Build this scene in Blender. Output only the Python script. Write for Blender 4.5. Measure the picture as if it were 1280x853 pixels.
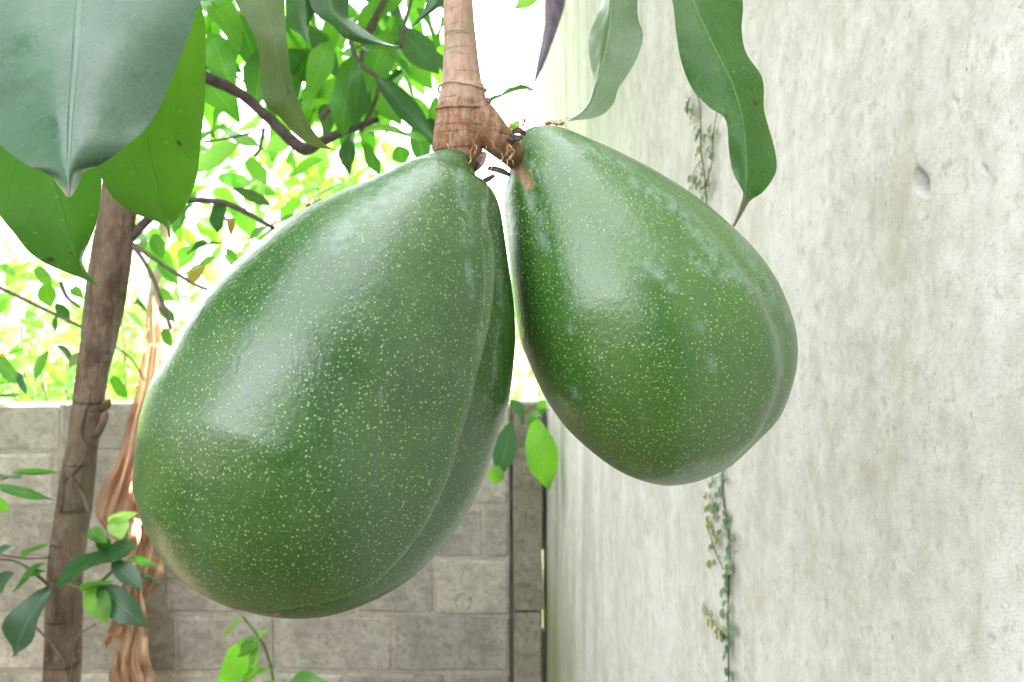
import bpy, bmesh, math, random
import numpy as np
from mathutils import Vector, Matrix, noise
R = math.radians
random.seed(11)
for o in list(bpy.data.objects): bpy.data.objects.remove(o)
S = bpy.context.scene
col = S.collection

# ------------------------------------------------------------------ camera, sky, sun, exposure
CAMZ = 1.6
cd = bpy.data.cameras.new('camera'); cam = bpy.data.objects.new('camera', cd); col.objects.link(cam)
cam.location = (0, 0, CAMZ); cam.rotation_euler = (R(90), 0, 0)
cd.sensor_width = 36; cd.lens = 28.125; cd.clip_start = 0.01; cd.clip_end = 500
cd.dof.use_dof = True; cd.dof.focus_distance = 0.335; cd.dof.aperture_fstop = 21
S.camera = cam
SUN_EL, SUN_AZ = R(52), R(62)            # sun behind the building on the right
W = bpy.data.worlds.new('World'); S.world = W; W.use_nodes = True
wn, wl = W.node_tree.nodes, W.node_tree.links
sky = wn.new('ShaderNodeTexSky'); sky.sky_type = 'NISHITA'; sky.sun_disc = False
sky.sun_elevation = SUN_EL; sky.sun_rotation = SUN_AZ; sky.dust_density = 3.0; sky.air_density = 1.0
hs = wn.new('ShaderNodeHueSaturation'); hs.inputs['Saturation'].default_value = 0.17
wl.new(sky.outputs[0], hs.inputs['Color']); wl.new(hs.outputs[0], wn['Background'].inputs[0])
wn['Background'].inputs[1].default_value = 0.15
sd = bpy.data.lights.new('sun', 'SUN'); sd.energy = 4.0; sd.angle = R(0.5); sd.color = (1, .95, .86)
sun = bpy.data.objects.new('sun', sd); col.objects.link(sun)
sv = Vector((math.sin(SUN_AZ)*math.cos(SUN_EL), math.cos(SUN_AZ)*math.cos(SUN_EL), math.sin(SUN_EL)))
sun.rotation_euler = (-sv).to_track_quat('-Z', 'Y').to_euler(); sun.location = (2, 3, 6)
S.view_settings.view_transform = 'Standard'; S.view_settings.look = 'None'
S.view_settings.exposure = 3.65; S.view_settings.gamma = 1

# ------------------------------------------------------------------ helpers
def at(px, py, Y): return Vector(((px-640)/1000*Y, Y, CAMZ-(py-426.5)/1000*Y))
def org(o):
    v = Vector((0, 0, 0))
    while o is not None: v += o.location; o = o.parent
    return v
def tag(o, label=None, cat=None, group=None, kind=None):
    for k, v in (('label', label), ('category', cat), ('group', group), ('kind', kind)):
        if v: o[k] = v
    return o
def empty(name, loc, label, cat, group=None):
    o = bpy.data.objects.new(name, None); col.objects.link(o); o.location = loc
    o.empty_display_size = 0.05
    return tag(o, label, cat, group)
def link(name, me, parent=None, loc=None):
    o = bpy.data.objects.new(name, me); col.objects.link(o)
    if parent is not None: o.parent = parent
    if loc is not None: o.location = loc
    return o
def build(name, bm, mat, parent=None, smooth=True, base=None):
    """mesh object from a world-space bmesh; base = origin of a top-level mesh"""
    b = org(parent) if parent is not None else Vector(base or (0, 0, 0))
    bmesh.ops.translate(bm, verts=bm.verts, vec=-b)
    me = bpy.data.meshes.new(name); bm.to_mesh(me); bm.free()
    if smooth: me.polygons.foreach_set('use_smooth', [True]*len(me.polygons))
    me.materials.append(mat)
    o = link(name, me, parent)
    if parent is None: o.location = b
    return o
def catmull(P, n):
    P = [np.array(p, float) for p in P]
    P = [2*P[0]-P[1]] + P + [2*P[-1]-P[-2]]
    out = []; m = len(P)-3
    for i in range(n):
        f = i/(n-1)*m; k = min(int(f), m-1); t = f-k
        a, b, c, d = P[k:k+4]
        out.append(.5*((2*b)+(c-a)*t+(2*a-5*b+4*c-d)*t*t+(3*b-a-3*c+d)*t**3))
    return out
def tube(bm, pts, rad, n=8, wob=0, cap=True, seed=0):
    pts = [Vector(p) for p in pts]; rings = []
    up = None
    for i, p in enumerate(pts):
        t = (pts[min(i+1, len(pts)-1)]-pts[max(i-1, 0)]).normalized()
        if up is None: up = t.orthogonal().normalized()
        up = (up - t*up.dot(t)).normalized(); s = t.cross(up)
        r = rad[i] if hasattr(rad, '__len__') else rad
        ring = []
        for k in range(n):
            a = 2*math.pi*k/n; q = up*math.cos(a)+s*math.sin(a)
            rr = r*(1+wob*noise.noise(Vector((q.x*1.5+seed, q.y*1.5+p.z*9, q.z*1.5+p.x*9)))) if wob else r
            ring.append(bm.verts.new(p+q*rr))
        rings.append(ring)
    for A, B in zip(rings, rings[1:]):
        for k in range(n): bm.faces.new((A[k], A[(k+1) % n], B[(k+1) % n], B[k]))
    if cap:
        bm.faces.new(rings[0][::-1]); bm.faces.new(rings[-1])
def smooth_tube(bm, P, rad, m=24, n=10, wob=0, seed=0):
    Q = catmull([tuple(p)+(r,) for p, r in zip(P, rad)], m)
    tube(bm, [q[:3] for q in Q], [q[3] for q in Q], n, wob, True, seed)

# ------------------------------------------------------------------ materials
class N:
    def __init__(s, name):
        s.m = bpy.data.materials.new(name); s.m.use_nodes = True
        s.t = s.m.node_tree; s.n = s.t.nodes; s.p = s.n['Principled BSDF']; s.out = s.n['Material Output']
    def new(s, t, **kw):
        o = s.n.new(t)
        for k, v in kw.items():
            if hasattr(o, k) and k not in o.inputs: setattr(o, k, v)
            else: s.set(o, k, v)
        return o
    def set(s, o, k, v):
        if isinstance(k, str) and k not in o.inputs: k = k.replace('_', ' ')
        i = o.inputs[k]
        if isinstance(v, bpy.types.NodeSocket): s.t.links.new(v, i)
        else: i.default_value = v
    def noise(s, scale, detail=4, rough=.55, vec=None, dist=0):
        o = s.new('ShaderNodeTexNoise'); o.inputs['Scale'].default_value = scale
        o.inputs['Detail'].default_value = detail; o.inputs['Roughness'].default_value = rough; o.inputs['Distortion'].default_value = dist
        if vec is not None: s.t.links.new(vec, o.inputs['Vector'])
        return o.outputs['Fac']
    def map(s, vec, scale=(1, 1, 1), loc=(0, 0, 0)):
        o = s.new('ShaderNodeMapping'); o.inputs['Scale'].default_value = scale; o.inputs['Location'].default_value = loc
        s.t.links.new(vec, o.inputs['Vector']); return o.outputs[0]
    def ramp(s, fac, a, b, lo=0., hi=1.):
        o = s.new('ShaderNodeMapRange'); o.interpolation_type = 'SMOOTHSTEP'
        for k, v in (('From Min', a), ('From Max', b), ('To Min', lo), ('To Max', hi)): o.inputs[k].default_value = v
        s.t.links.new(fac, o.inputs['Value']); return o.outputs[0]
    def mix(s, fac, a, b, mode='MIX'):
        o = s.new('ShaderNodeMix'); o.data_type = 'RGBA'; o.blend_type = mode
        for k, v in ((0, fac), (6, a), (7, b)):
            if isinstance(v, bpy.types.NodeSocket): s.t.links.new(v, o.inputs[k])
            elif k == 0: o.inputs[0].default_value = v
            else: o.inputs[k].default_value = tuple(v)+((1,) if len(v) == 3 else ())
        return o.outputs[2]
    def math(s, op, a, b=0.):
        o = s.new('ShaderNodeMath'); o.operation = op
        for i, v in enumerate((a, b)):
            if isinstance(v, bpy.types.NodeSocket): s.t.links.new(v, o.inputs[i])
            else: o.inputs[i].default_value = v
        return o.outputs[0]
    def bump(s, h, strength=.3, dist=.002, prev=None):
        o = s.new('ShaderNodeBump'); o.inputs['Strength'].default_value = strength; o.inputs['Distance'].default_value = dist
        s.t.links.new(h, o.inputs['Height'])
        if prev is not None: s.t.links.new(prev, o.inputs['Normal'])
        return o.outputs[0]
    def attr(s, name):
        o = s.new('ShaderNodeAttribute'); o.attribute_name = name; return o.outputs['Fac']
    def coord(s, k='Object'): return s.new('ShaderNodeTexCoord').outputs[k]
    def fin(s, color, rough=.6, normal=None, spec=None):
        s.set(s.p, 'Base Color', color if isinstance(color, bpy.types.NodeSocket) else tuple(color)+(1,))
        s.set(s.p, 'Roughness', rough)
        if normal is not None: s.set(s.p, 'Normal', normal)
        if spec is not None: s.set(s.p, 'Specular IOR Level', spec)
        return s.m

def leaf_mat(name, col, col2, trans=.35, tcol=None, rough=.32, spots=.5, spec=.5, vein=(.16, .24, .09), rib=1., nveins=15, dirt=(.05, .045, .03), vstr=.16, tip=0.):
    s = N(name); uv = s.coord('UV'); ob = s.coord('Object')
    sep = s.new('ShaderNodeSeparateXYZ'); s.t.links.new(uv, sep.inputs[0])
    au = s.math('ABSOLUTE', s.math('SUBTRACT', sep.outputs[0], .5))
    midrib = s.ramp(au, .006, .02, 1, 0)
    ph = s.math('ADD', s.math('MULTIPLY', sep.outputs[1], nveins), s.math('MULTIPLY', au, -5.0))
    vn = s.ramp(s.math('ABSOLUTE', s.math('SUBTRACT', s.math('FRACT', ph), .5)), .0, .09, 1, 0)
    rnd = s.new('ShaderNodeObjectInfo').outputs['Random']
    big = s.noise(28, 4, vec=ob)
    c = s.mix(s.ramp(big, .35, .68), col, col2)
    hv = s.new('ShaderNodeHueSaturation'); s.t.links.new(c, hv.inputs['Color'])
    s.t.links.new(s.math('ADD', s.math('MULTIPLY', rnd, .6), .7), hv.inputs['Value'])
    s.t.links.new(s.math('ADD', s.math('MULTIPLY', rnd, -.03), .515), hv.inputs['Hue'])
    c = hv.outputs[0]
    c = s.mix(s.math('MULTIPLY', s.math('MULTIPLY', vn, vstr), s.ramp(s.noise(90, 3, vec=ob), .3, .6)), c, vein); c = s.mix(s.math('MULTIPLY', midrib, .75*rib), c, vein)
    vo = s.new('ShaderNodeTexVoronoi'); vo.feature = 'DISTANCE_TO_EDGE'; vo.inputs['Scale'].default_value = 330; s.t.links.new(ob, vo.inputs['Vector'])
    net = s.ramp(vo.outputs['Distance'], .0, .12, 1, 0); c = s.mix(s.math('MULTIPLY', net, .16), c, vein)
    if spots:
        sp = s.ramp(s.noise(95, 3, .6, ob), .66, .74); c = s.mix(s.math('MULTIPLY', sp, spots), c, dirt)
        sp2 = s.ramp(s.noise(330, 2, .5, ob), .68, .76); c = s.mix(s.math('MULTIPLY', sp2, .35*spots), c, (.3, .32, .26))
    if tip:
        tp_ = s.math('MULTIPLY', s.ramp(s.math('ADD', sep.outputs[1], s.math('MULTIPLY', s.noise(70, 4, .7, ob), .12)), tip, tip+.07), .9)
        c = s.mix(tp_, c, s.mix(s.noise(240, 4, .6, ob), (.06, .05, .03), (.17, .14, .09)))
    h = s.math('ADD', s.math('MULTIPLY', midrib, -.9), s.math('ADD', s.math('MULTIPLY', vn, -1.6*vstr), s.math('MULTIPLY', s.noise(160, 3, vec=ob), .35)))
    nb = s.bump(h, .35, .0012)
    rg = s.ramp(s.noise(38, 5, .65, vec=ob), .3, .7, rough-.1, rough+.2)
    s.fin(c, rg, nb, spec)
    if trans:
        tr = s.new('ShaderNodeBsdfTranslucent'); mx = s.new('ShaderNodeMixShader')
        tc = s.mix(1., c, tcol or (2.2, 2.6, .8), 'MULTIPLY')
        s.t.links.new(tc, tr.inputs[0]); s.t.links.new(nb, tr.inputs['Normal'])
        mx.inputs[0].default_value = trans
        s.t.links.new(s.p.outputs[0], mx.inputs[1]); s.t.links.new(tr.outputs[0], mx.inputs[2])
        s.t.links.new(mx.outputs[0], s.out.inputs[0])
    return s.m
M = {}
M['leaf_dark'] = leaf_mat('leaf_dark', (.022, .075, .022), (.035, .11, .03), .25, rough=.3, vein=(.09, .18, .07))
M['leaf_gloss'] = leaf_mat('leaf_gloss', (.02, .075, .032), (.03, .1, .04), .15, rough=.36, spec=.8, vein=(.15, .24, .16), spots=.3)
M['leaf_waxy'] = leaf_mat('leaf_waxy', (.016, .07, .034), (.032, .10, .052), .1, rough=.31, spec=.9, vein=(.13, .22, .15), spots=.6, vstr=.05, rib=.5, nveins=22, tip=.92)
M['leaf_tipped'] = leaf_mat('leaf_tipped', (.045, .125, .02), (.075, .16, .035), .25, rough=.4, spec=.4, vein=(.15, .22, .1), spots=.9, vstr=.08, rib=.6, tip=.86)
M['leaf_mid'] = leaf_mat('leaf_mid', (.045, .14, .02), (.065, .18, .03), .45)
M['leaf_bright'] = leaf_mat('leaf_bright', (.08, .22, .03), (.12, .28, .04), .5)
M['leaf_fold'] = leaf_mat('leaf_fold', (.06, .125, .03), (.085, .15, .045), .25, rough=.36, spec=.6, spots=.8, vstr=.06, rib=.8)
M['leaf_under'] = leaf_mat('leaf_under', (.055, .16, .02), (.07, .19, .026), .5, tcol=(1.5, 1.7, .75), rough=.5, spec=.2, spots=1., vein=(.05, .15, .02), nveins=12, rib=.5, vstr=.1)
M['leaf_olive'] = leaf_mat('leaf_olive', (.14, .20, .075), (.19, .24, .11), .35, tcol=(1.6, 1.7, .8), rough=.5, spec=.25, spots=.7, vein=(.16, .2, .11))
M['leaf_yellow'] = leaf_mat('leaf_yellow', (.45, .38, .05), (.3, .16, .04), .4, tcol=(1.4, 1.3, .8))
M['leaf_pale'] = leaf_mat('leaf_pale', (.16, .28, .07), (.22, .35, .10), .5, tcol=(1.7, 2.0, 1.2))
M['leaf_blocker'] = leaf_mat('leaf_blocker', (.035, .045, .025), (.05, .06, .035), 0, rough=.6, spec=.2, spots=0)  # dark leaves for the added sky-blocking masses
M['leaf_creeper'] = leaf_mat('leaf_creeper', (.11, .18, .11), (.17, .25, .17), .2, rough=.5, spots=0)
M['leaf_creeper_old'] = leaf_mat('leaf_creeper_old', (.18, .2, .04), (.22, .2, .06), .2, rough=.5, spots=0)

def avocado_mat(name, seed, tint):
    s = N(name); ob = s.map(s.coord('Object'), loc=(seed, seed*.7, seed*.3))
    a = s.noise(11, 4, .6, ob); b = s.noise(45, 5, .6, ob)
    c = s.mix(s.ramp(a, .3, .72), tint[0], tint[1])
    c = s.mix(s.ramp(b, .4, .75, 0, .45), c, tint[2])
    fine = s.noise(1100, 2, .6, ob)                                   # grainy skin
    c = s.mix(s.ramp(fine, .42, .72, 0, .38), c, (.10, .20, .05))
    # waxy bloom: traced smears broken up by noise, plus faint clouds of it
    bl = s.attr('bloom'); brk = s.noise(210, 6, .7, s.map(ob, (1, 1, .6)))
    bf = s.math('MULTIPLY', bl, s.ramp(brk, .39, .6))
    cloud = s.math('MULTIPLY', s.ramp(s.noise(26, 6, .62, s.map(ob, (1.3, 1.3, .5))), .5, .74), .17)
    bloom = s.math('MAXIMUM', bf, cloud)
    c = s.mix(s.math('MULTIPLY', bloom, .55), c, (.22, .33, .26))
    # lenticels: two sizes of pale dots
    dots = None
    warp = s.new('ShaderNodeVectorMath'); warp.operation = 'MULTIPLY_ADD'
    nz = s.new('ShaderNodeTexNoise'); nz.inputs['Scale'].default_value = 90; s.t.links.new(ob, nz.inputs['Vector'])
    s.t.links.new(nz.outputs['Color'], warp.inputs[0]); warp.inputs[1].default_value = (.002,)*3; s.t.links.new(ob, warp.inputs[2])
    for sc, lo, hi, k in ((430, .145, .20, 1.), (500, .145, .20, 1.), (650, .15, .205, .6)):
        v = s.new('ShaderNodeTexVoronoi'); v.inputs['Scale'].default_value = sc; v.inputs['Randomness'].default_value = .85; s.t.links.new(warp.outputs[0], v.inputs['Vector'])
        sepc = s.new('ShaderNodeSeparateColor'); s.t.links.new(v.outputs['Color'], sepc.inputs[0])
        size = s.ramp(sepc.outputs[0], 0, 1, .8, 1.25)
        d = s.math('MULTIPLY', s.ramp(s.math('DIVIDE', v.outputs['Distance'], size), lo, hi, 1, 0), s.math('MULTIPLY', s.ramp(sepc.outputs[1], .0, 1, .65, 1), k))
        dots = d if dots is None else s.math('MAXIMUM', dots, d)
    dens = s.ramp(s.noise(14, 3, vec=ob), .3, .65, .55, 1); c = s.mix(s.math('MULTIPLY', s.math('MULTIPLY', dots, .76), dens), c, (.39, .54, .17))
    sv = s.new('ShaderNodeTexVoronoi'); sv.inputs['Scale'].default_value = 75; s.t.links.new(ob, sv.inputs['Vector'])
    scc = s.new('ShaderNodeSeparateColor'); s.t.links.new(sv.outputs['Color'], scc.inputs[0])
    speck = s.math('MULTIPLY', s.ramp(s.math('ADD', sv.outputs['Distance'], s.math('MULTIPLY', s.noise(900, 2, vec=ob), .05)), .07, .10, 1, 0), s.ramp(scc.outputs[0], .6, .7))
    c = s.mix(s.math('MULTIPLY', speck, .7), c, (.05, .045, .02))
    scr = s.ramp(s.noise(60, 2, .4, s.map(ob, (6, 6, .8), (seed, 1, 2))), .73, .76); c = s.mix(s.math('MULTIPLY', scr, .25), c, (.24, .3, .16))
    sc_ = s.attr('scar'); scf = s.math('MULTIPLY', sc_, s.ramp(s.noise(260, 4, .6, ob), .25, .5))
    c = s.mix(scf, c, s.mix(s.noise(500, 3, vec=ob), (.30, .13, .07), (.45, .27, .17)))
    gv = s.attr('crease'); c = s.mix(s.math('MULTIPLY', gv, .22), c, (.30, .36, .2))
    rg = s.math('ADD', s.ramp(b, .3, .7, .29, .39), s.math('MULTIPLY', bloom, .12))
    rg = s.math('ADD', rg, s.math('MULTIPLY', scf, .35))
    nb = s.bump(fine, .12, .0006); nb = s.bump(s.noise(330, 3, .5, vec=ob), .2, .0011, nb); nb = s.bump(s.noise(75, 3, vec=ob), .12, .002, nb); nb = s.bump(dots, .35, .0004, nb)
    s.fin(c, rg, nb, .8)
    s.set(s.p, 'Coat Weight', .3); s.set(s.p, 'Coat Roughness', .22); s.set(s.p, 'Coat Normal', nb)
    return s.m

def bark_mat(name, c1, c2, c3, scale=1., zs=.25, st=.8, moss=None, dist=.006):
    s = N(name); ob = s.coord('Object')
    v = s.map(ob, (1, 1, zs)); a = s.noise(38*scale, 8, .65, v); b = s.noise(160*scale, 5, .6, v); e = s.noise(7*scale, 3, .5, ob)
    c = s.mix(s.ramp(a, .36, .64), c1, c2); c = s.mix(s.ramp(b, .5, .72, 0, .7), c, c3)
    if moss: c = s.mix(s.ramp(e, .5, .66, 0, .6), c, moss)
    ring = s.ramp(s.noise(26*scale, 3, .6, s.map(ob, (.25, .25, 2.4))), .6, .7)
    c = s.mix(s.math('MULTIPLY', ring, .45), c, tuple(x*.45 for x in c1))
    h = s.math('ADD', a, s.math('MULTIPLY', b, .4)); h = s.math('SUBTRACT', h, s.math('MULTIPLY', ring, .35))
    return s.fin(c, .82, s.bump(h, st, dist), .25)
M['bark'] = bark_mat('bark', (.12, .08, .055), (.24, .17, .12), (.32, .27, .21), 1, .4, 1., (.16, .15, .09), .012)
M['limb'] = bark_mat('limb', (.075, .055, .055), (.13, .10, .095), (.2, .16, .15), 1.5, 1)
M['twig'] = bark_mat('twig', (.12, .10, .075), (.2, .165, .13), (.27, .24, .2), 2, 1)
M['green_twig'] = bark_mat('green_twig', (.12, .18, .05), (.17, .24, .07), (.2, .26, .1), 2, 1, .2)
M['pale_trunk'] = bark_mat('pale_trunk', (.42, .30, .24), (.52, .42, .34), (.2, .14, .1), .8, .4, .5)
M['pole'] = bark_mat('pole', (.5, .46, .25), (.6, .55, .32), (.4, .36, .2), .6, .3, .3)

def stalk_mat():
    s = N('stalk_bark'); ob = s.coord('Object')
    sep = s.new('ShaderNodeSeparateXYZ'); s.t.links.new(ob, sep.inputs[0])
    up = s.ramp(s.math('ADD', sep.outputs[2], s.math('MULTIPLY', s.noise(120, 3, vec=ob), .008)), .0235, .0275)   # smooth skin above the last scale ring
    v = s.map(ob, (1, 1, .3)); a = s.noise(420, 7, .7, v); b = s.noise(150, 4, .6, ob)
    rough_c = s.mix(s.ramp(a, .36, .62), (.33, .16, .09), (.62, .40, .27)); rough_c = s.mix(s.ramp(b, .48, .62, 0, .7), rough_c, (.42, .17, .07)); rough_c = s.mix(s.ramp(s.noise(650, 4, .7, ob), .55, .68, 0, .7), rough_c, (.62, .48, .38))
    rough_c = s.mix(s.ramp(s.noise(60, 3, vec=s.map(ob, (1, 1, 1), (3, 1, 2))), .55, .68, 0, .65), rough_c, (.27, .25, .12))
    sm_c = s.mix(s.ramp(a, .35, .65), (.43, .275, .20), (.56, .40, .30)); sm_c = s.mix(s.ramp(s.noise(45, 3, vec=ob), .5, .66, 0, .6), sm_c, (.33, .34, .17))
    c = s.mix(up, rough_c, sm_c)
    ring = s.math('MULTIPLY', s.ramp(s.noise(70, 3, .7, s.map(ob, (.35, .35, 5))), .57, .64), s.ramp(up, 0, 1, 1, .25))
    c = s.mix(s.math('MULTIPLY', ring, .5), c, (.16, .075, .05))
    h = s.math('ADD', s.math('MULTIPLY', a, s.ramp(up, 0, 1, 1.2, .4)), s.math('MULTIPLY', ring, -.6))
    return s.fin(c, .75, s.bump(h, 1., .0026), .25)
M['stalk'] = stalk_mat()
M['bract'] = bark_mat('bract', (.10, .06, .05), (.3, .2, .16), (.5, .4, .35), 9, 1, .5, None, .001)
M['bract_dark'] = bark_mat('bract_dark', (.03, .022, .025), (.09, .07, .07), (.3, .27, .25), 9, 1, .4, None, .001)
M['fibre'] = N('orange_fibre').fin((.46, .24, .12), .8, None, .2); M['fibre_pale'] = N('pale_fibre').fin((.6, .45, .33), .8, None, .2)
M['ant'] = N('ant_skin').fin((.42, .12, .03), .35, None, .5)
M['ant_amber'] = N('ant_amber').fin((.55, .26, .05), .4, None, .5)

def plaster_mat():
    s = N('weathered_plaster'); ob = s.coord('Object')       # x = along the wall, z = up (object space)
    st = s.map(ob, (1, 1, .55)); f1 = s.noise(13, 6, .62, st); f2 = s.noise(5, 5, .6, s.map(ob, (1, 1, .5))); f3 = s.noise(34, 8, .7, s.map(ob, (1, 1, .75)))
    c = s.mix(s.ramp(f3, .32, .68), (.53, .505, .475), (.69, .665, .645))
    c = s.mix(s.ramp(f1, .53, .68, 0, .65), c, (.48, .425, .335)); c = s.mix(s.ramp(s.noise(30, 6, .7, s.map(ob, (1, 1, .6), (2, 8, 3))), .52, .68, 0, .6), c, (.43, .40, .36))
    c = s.mix(s.ramp(f2, .52, .7, 0, .35), c, (.40, .395, .37))
    c = s.mix(s.ramp(s.noise(9, 6, .65, s.map(ob, (1, 1, .35), (4, 2, 7))), .46, .66, 0, .75), c, (.72, .705, .71))
    spk = s.noise(230, 5, .7, ob); c = s.mix(s.ramp(spk, .48, .7, 0, .5), c, (.42, .40, .375)); c = s.mix(s.ramp(s.noise(70, 6, .75, s.map(ob, (1, 1, .8), (7, 7, 1))), .53, .66, 0, .75), c, (.43, .405, .35))
    sep = s.new('ShaderNodeSeparateXYZ'); s.t.links.new(ob, sep.inputs[0])
    # damp streaks of grey green towards the far corner
    far = s.ramp(sep.outputs[0], 1.1, 2.9)
    dk = s.ramp(s.noise(9, 5, .6, s.map(ob, (1, 1, .14), (1, 5, 2))), .44, .62); c = s.mix(s.math('MULTIPLY', s.math('MULTIPLY', dk, far), .75), c, (.25, .25, .23))
    mo = s.math('MULTIPLY', s.ramp(sep.outputs[2], 1.05, .55), s.ramp(sep.outputs[0], 1.9, 2.7)); c = s.mix(s.math('MULTIPLY', mo, .7), c, (.27, .29, .13))
    sp = s.ramp(s.noise(150, 4, .7, s.map(ob, (1, 1, .7))), .65, .72); c = s.mix(s.math('MULTIPLY', sp, .6), c, (.26, .25, .22))
    sp2 = s.ramp(s.noise(45, 4, .7, s.map(ob, (1, 1, .55), (9, 1, 1))), .70, .745); c = s.mix(s.math('MULTIPLY', sp2, .55), c, (.22, .22, .19))
    c = s.mix(s.math('MULTIPLY', s.attr('pit'), .6), c, (.40, .41, .43))
    gr = s.noise(420, 4, .65, ob); h = s.math('ADD', s.math('MULTIPLY', gr, .5), s.math('ADD', s.math('MULTIPLY', f3, .25), s.math('MULTIPLY', s.math('ADD', sp, sp2), -.8)))
    return s.fin(c, .9, s.bump(h, .6, .0022), .2)
M['plaster'] = plaster_mat()

def concrete_mat(name, c1, c2, dark, seedoff=0., fres=1.):
    s = N(name); ob = s.coord('Object'); gen = s.map(ob, loc=(seedoff,)*3)
    rnd = s.new('ShaderNodeObjectInfo').outputs['Random']
    off = s.new('ShaderNodeVectorMath'); off.operation = 'ADD'; s.t.links.new(gen, off.inputs[0])
    cmb = s.new('ShaderNodeCombineXYZ'); s.t.links.new(s.math('MULTIPLY', rnd, 17.), cmb.inputs[0]); s.t.links.new(s.math('MULTIPLY', rnd, 31.), cmb.inputs[2]); s.t.links.new(cmb.outputs[0], off.inputs[1])
    v = off.outputs[0]
    a = s.noise(9, 7, .62, v); b = s.noise(60, 6, .65, v); e = s.noise(22, 5, .6, v)
    c = s.mix(s.ramp(a, .34, .66), c1, c2); c = s.mix(s.ramp(b, .48, .7, 0, .75), c, dark); c = s.mix(s.ramp(s.noise(13, 4, .6, s.map(ob, (1, 1, 1.6), (5, 5, 5))), .5, .66, 0, .55), c, tuple(x*1.25 for x in dark)); c = s.mix(s.ramp(e, .56, .7, 0, .5), c, tuple(min(1, x*1.35) for x in c2))
    hv = s.new('ShaderNodeHueSaturation'); s.t.links.new(c, hv.inputs['Color']); s.t.links.new(s.math('ADD', s.math('MULTIPLY', rnd, .4), .8), hv.inputs['Value'])
    h = s.math('ADD', s.math('MULTIPLY', b, .7), s.math('ADD', a, s.math('MULTIPLY', s.noise(260, 3, vec=v), .3)))
    return s.fin(hv.outputs[0], .92, s.bump(h, .7, .006), .15)
M['block'] = concrete_mat('concrete_block', (.40, .365, .325), (.55, .51, .46), (.24, .215, .185))
M['mortar'] = concrete_mat('mortar', (.43, .39, .34), (.53, .485, .43), (.28, .25, .21), 3.)
M['post'] = concrete_mat('post_concrete', (.29, .26, .21), (.38, .35, .29), (.14, .13, .09), 8.)

def ground_mat():
    s = N('garden_ground'); ob = s.coord('Object')
    a = s.noise(.6, 6, .6, ob); b = s.noise(9, 7, .65, ob)
    c = s.mix(s.ramp(b, .35, .65), (.16, .125, .085), (.25, .2, .14)); g = s.mix(s.ramp(b, .3, .7), (.12, .2, .04), (.24, .3, .08))
    sep = s.new('ShaderNodeSeparateXYZ'); s.t.links.new(ob, sep.inputs[0])
    c = s.mix(s.math('MAXIMUM', s.ramp(a, .6, .72, 0, .5), s.ramp(sep.outputs[1], 3., 4.)), c, g)
    return s.fin(c, .95, s.bump(b, .8, .03), .1)
M['ground'] = ground_mat()
def dry_mat():
    s = N('dry_leaf'); ob = s.coord('Object'); uv = s.coord('UV')
    st = s.noise(3, 4, .6, s.map(uv, (9, .8, 1))); b = s.noise(40, 5, .6, ob)
    c = s.mix(s.ramp(st, .38, .6), (.36, .21, .13), (.68, .50, .34)); c = s.mix(s.ramp(b, .5, .68, 0, .45), c, (.22, .11, .08))  # lengthwise colour stripes stand in for light and shade on the folds
    w = s.noise(4, 2, .5, ob); c = s.mix(s.ramp(w, .45, .6, 0, .6), c, (.42, .22, .16))
    m = s.fin(c, .95, s.bump(st, .5, .004), .05)
    tr = s.new('ShaderNodeBsdfTranslucent'); mx = s.new('ShaderNodeMixShader'); s.t.links.new(c, tr.inputs[0]); mx.inputs[0].default_value = .25
    s.t.links.new(s.p.outputs[0], mx.inputs[1]); s.t.links.new(tr.outputs[0], mx.inputs[2]); s.t.links.new(mx.outputs[0], s.out.inputs[0])
    return m
M['dry'] = dry_mat()
M['dry_purple'] = bark_mat('withered', (.17, .13, .19), (.27, .22, .29), (.34, .3, .34), 1, 1, .4)

# ------------------------------------------------------------------ the setting: ground
bm = bmesh.new()
xs = [-90, -40, -18, -8, -4, -2, -1, 0, 1, 3, 8, 18, 40, 90]; ys = [-60, -20, -8, -3, -1, 0, 1, 2, 3, 5, 9, 16, 30, 60, 140]
G = [[bm.verts.new((x, y, .03*noise.noise(Vector((x*.7, y*.7, 0))) if abs(x) < 20 and y < 20 else 0)) for x in xs] for y in ys]
for j in range(len(ys)-1):
    for i in range(len(xs)-1): bm.faces.new((G[j][i], G[j][i+1], G[j+1][i+1], G[j+1][i]))
tag(build('ground', bm, M['ground']), kind='structure')

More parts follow.
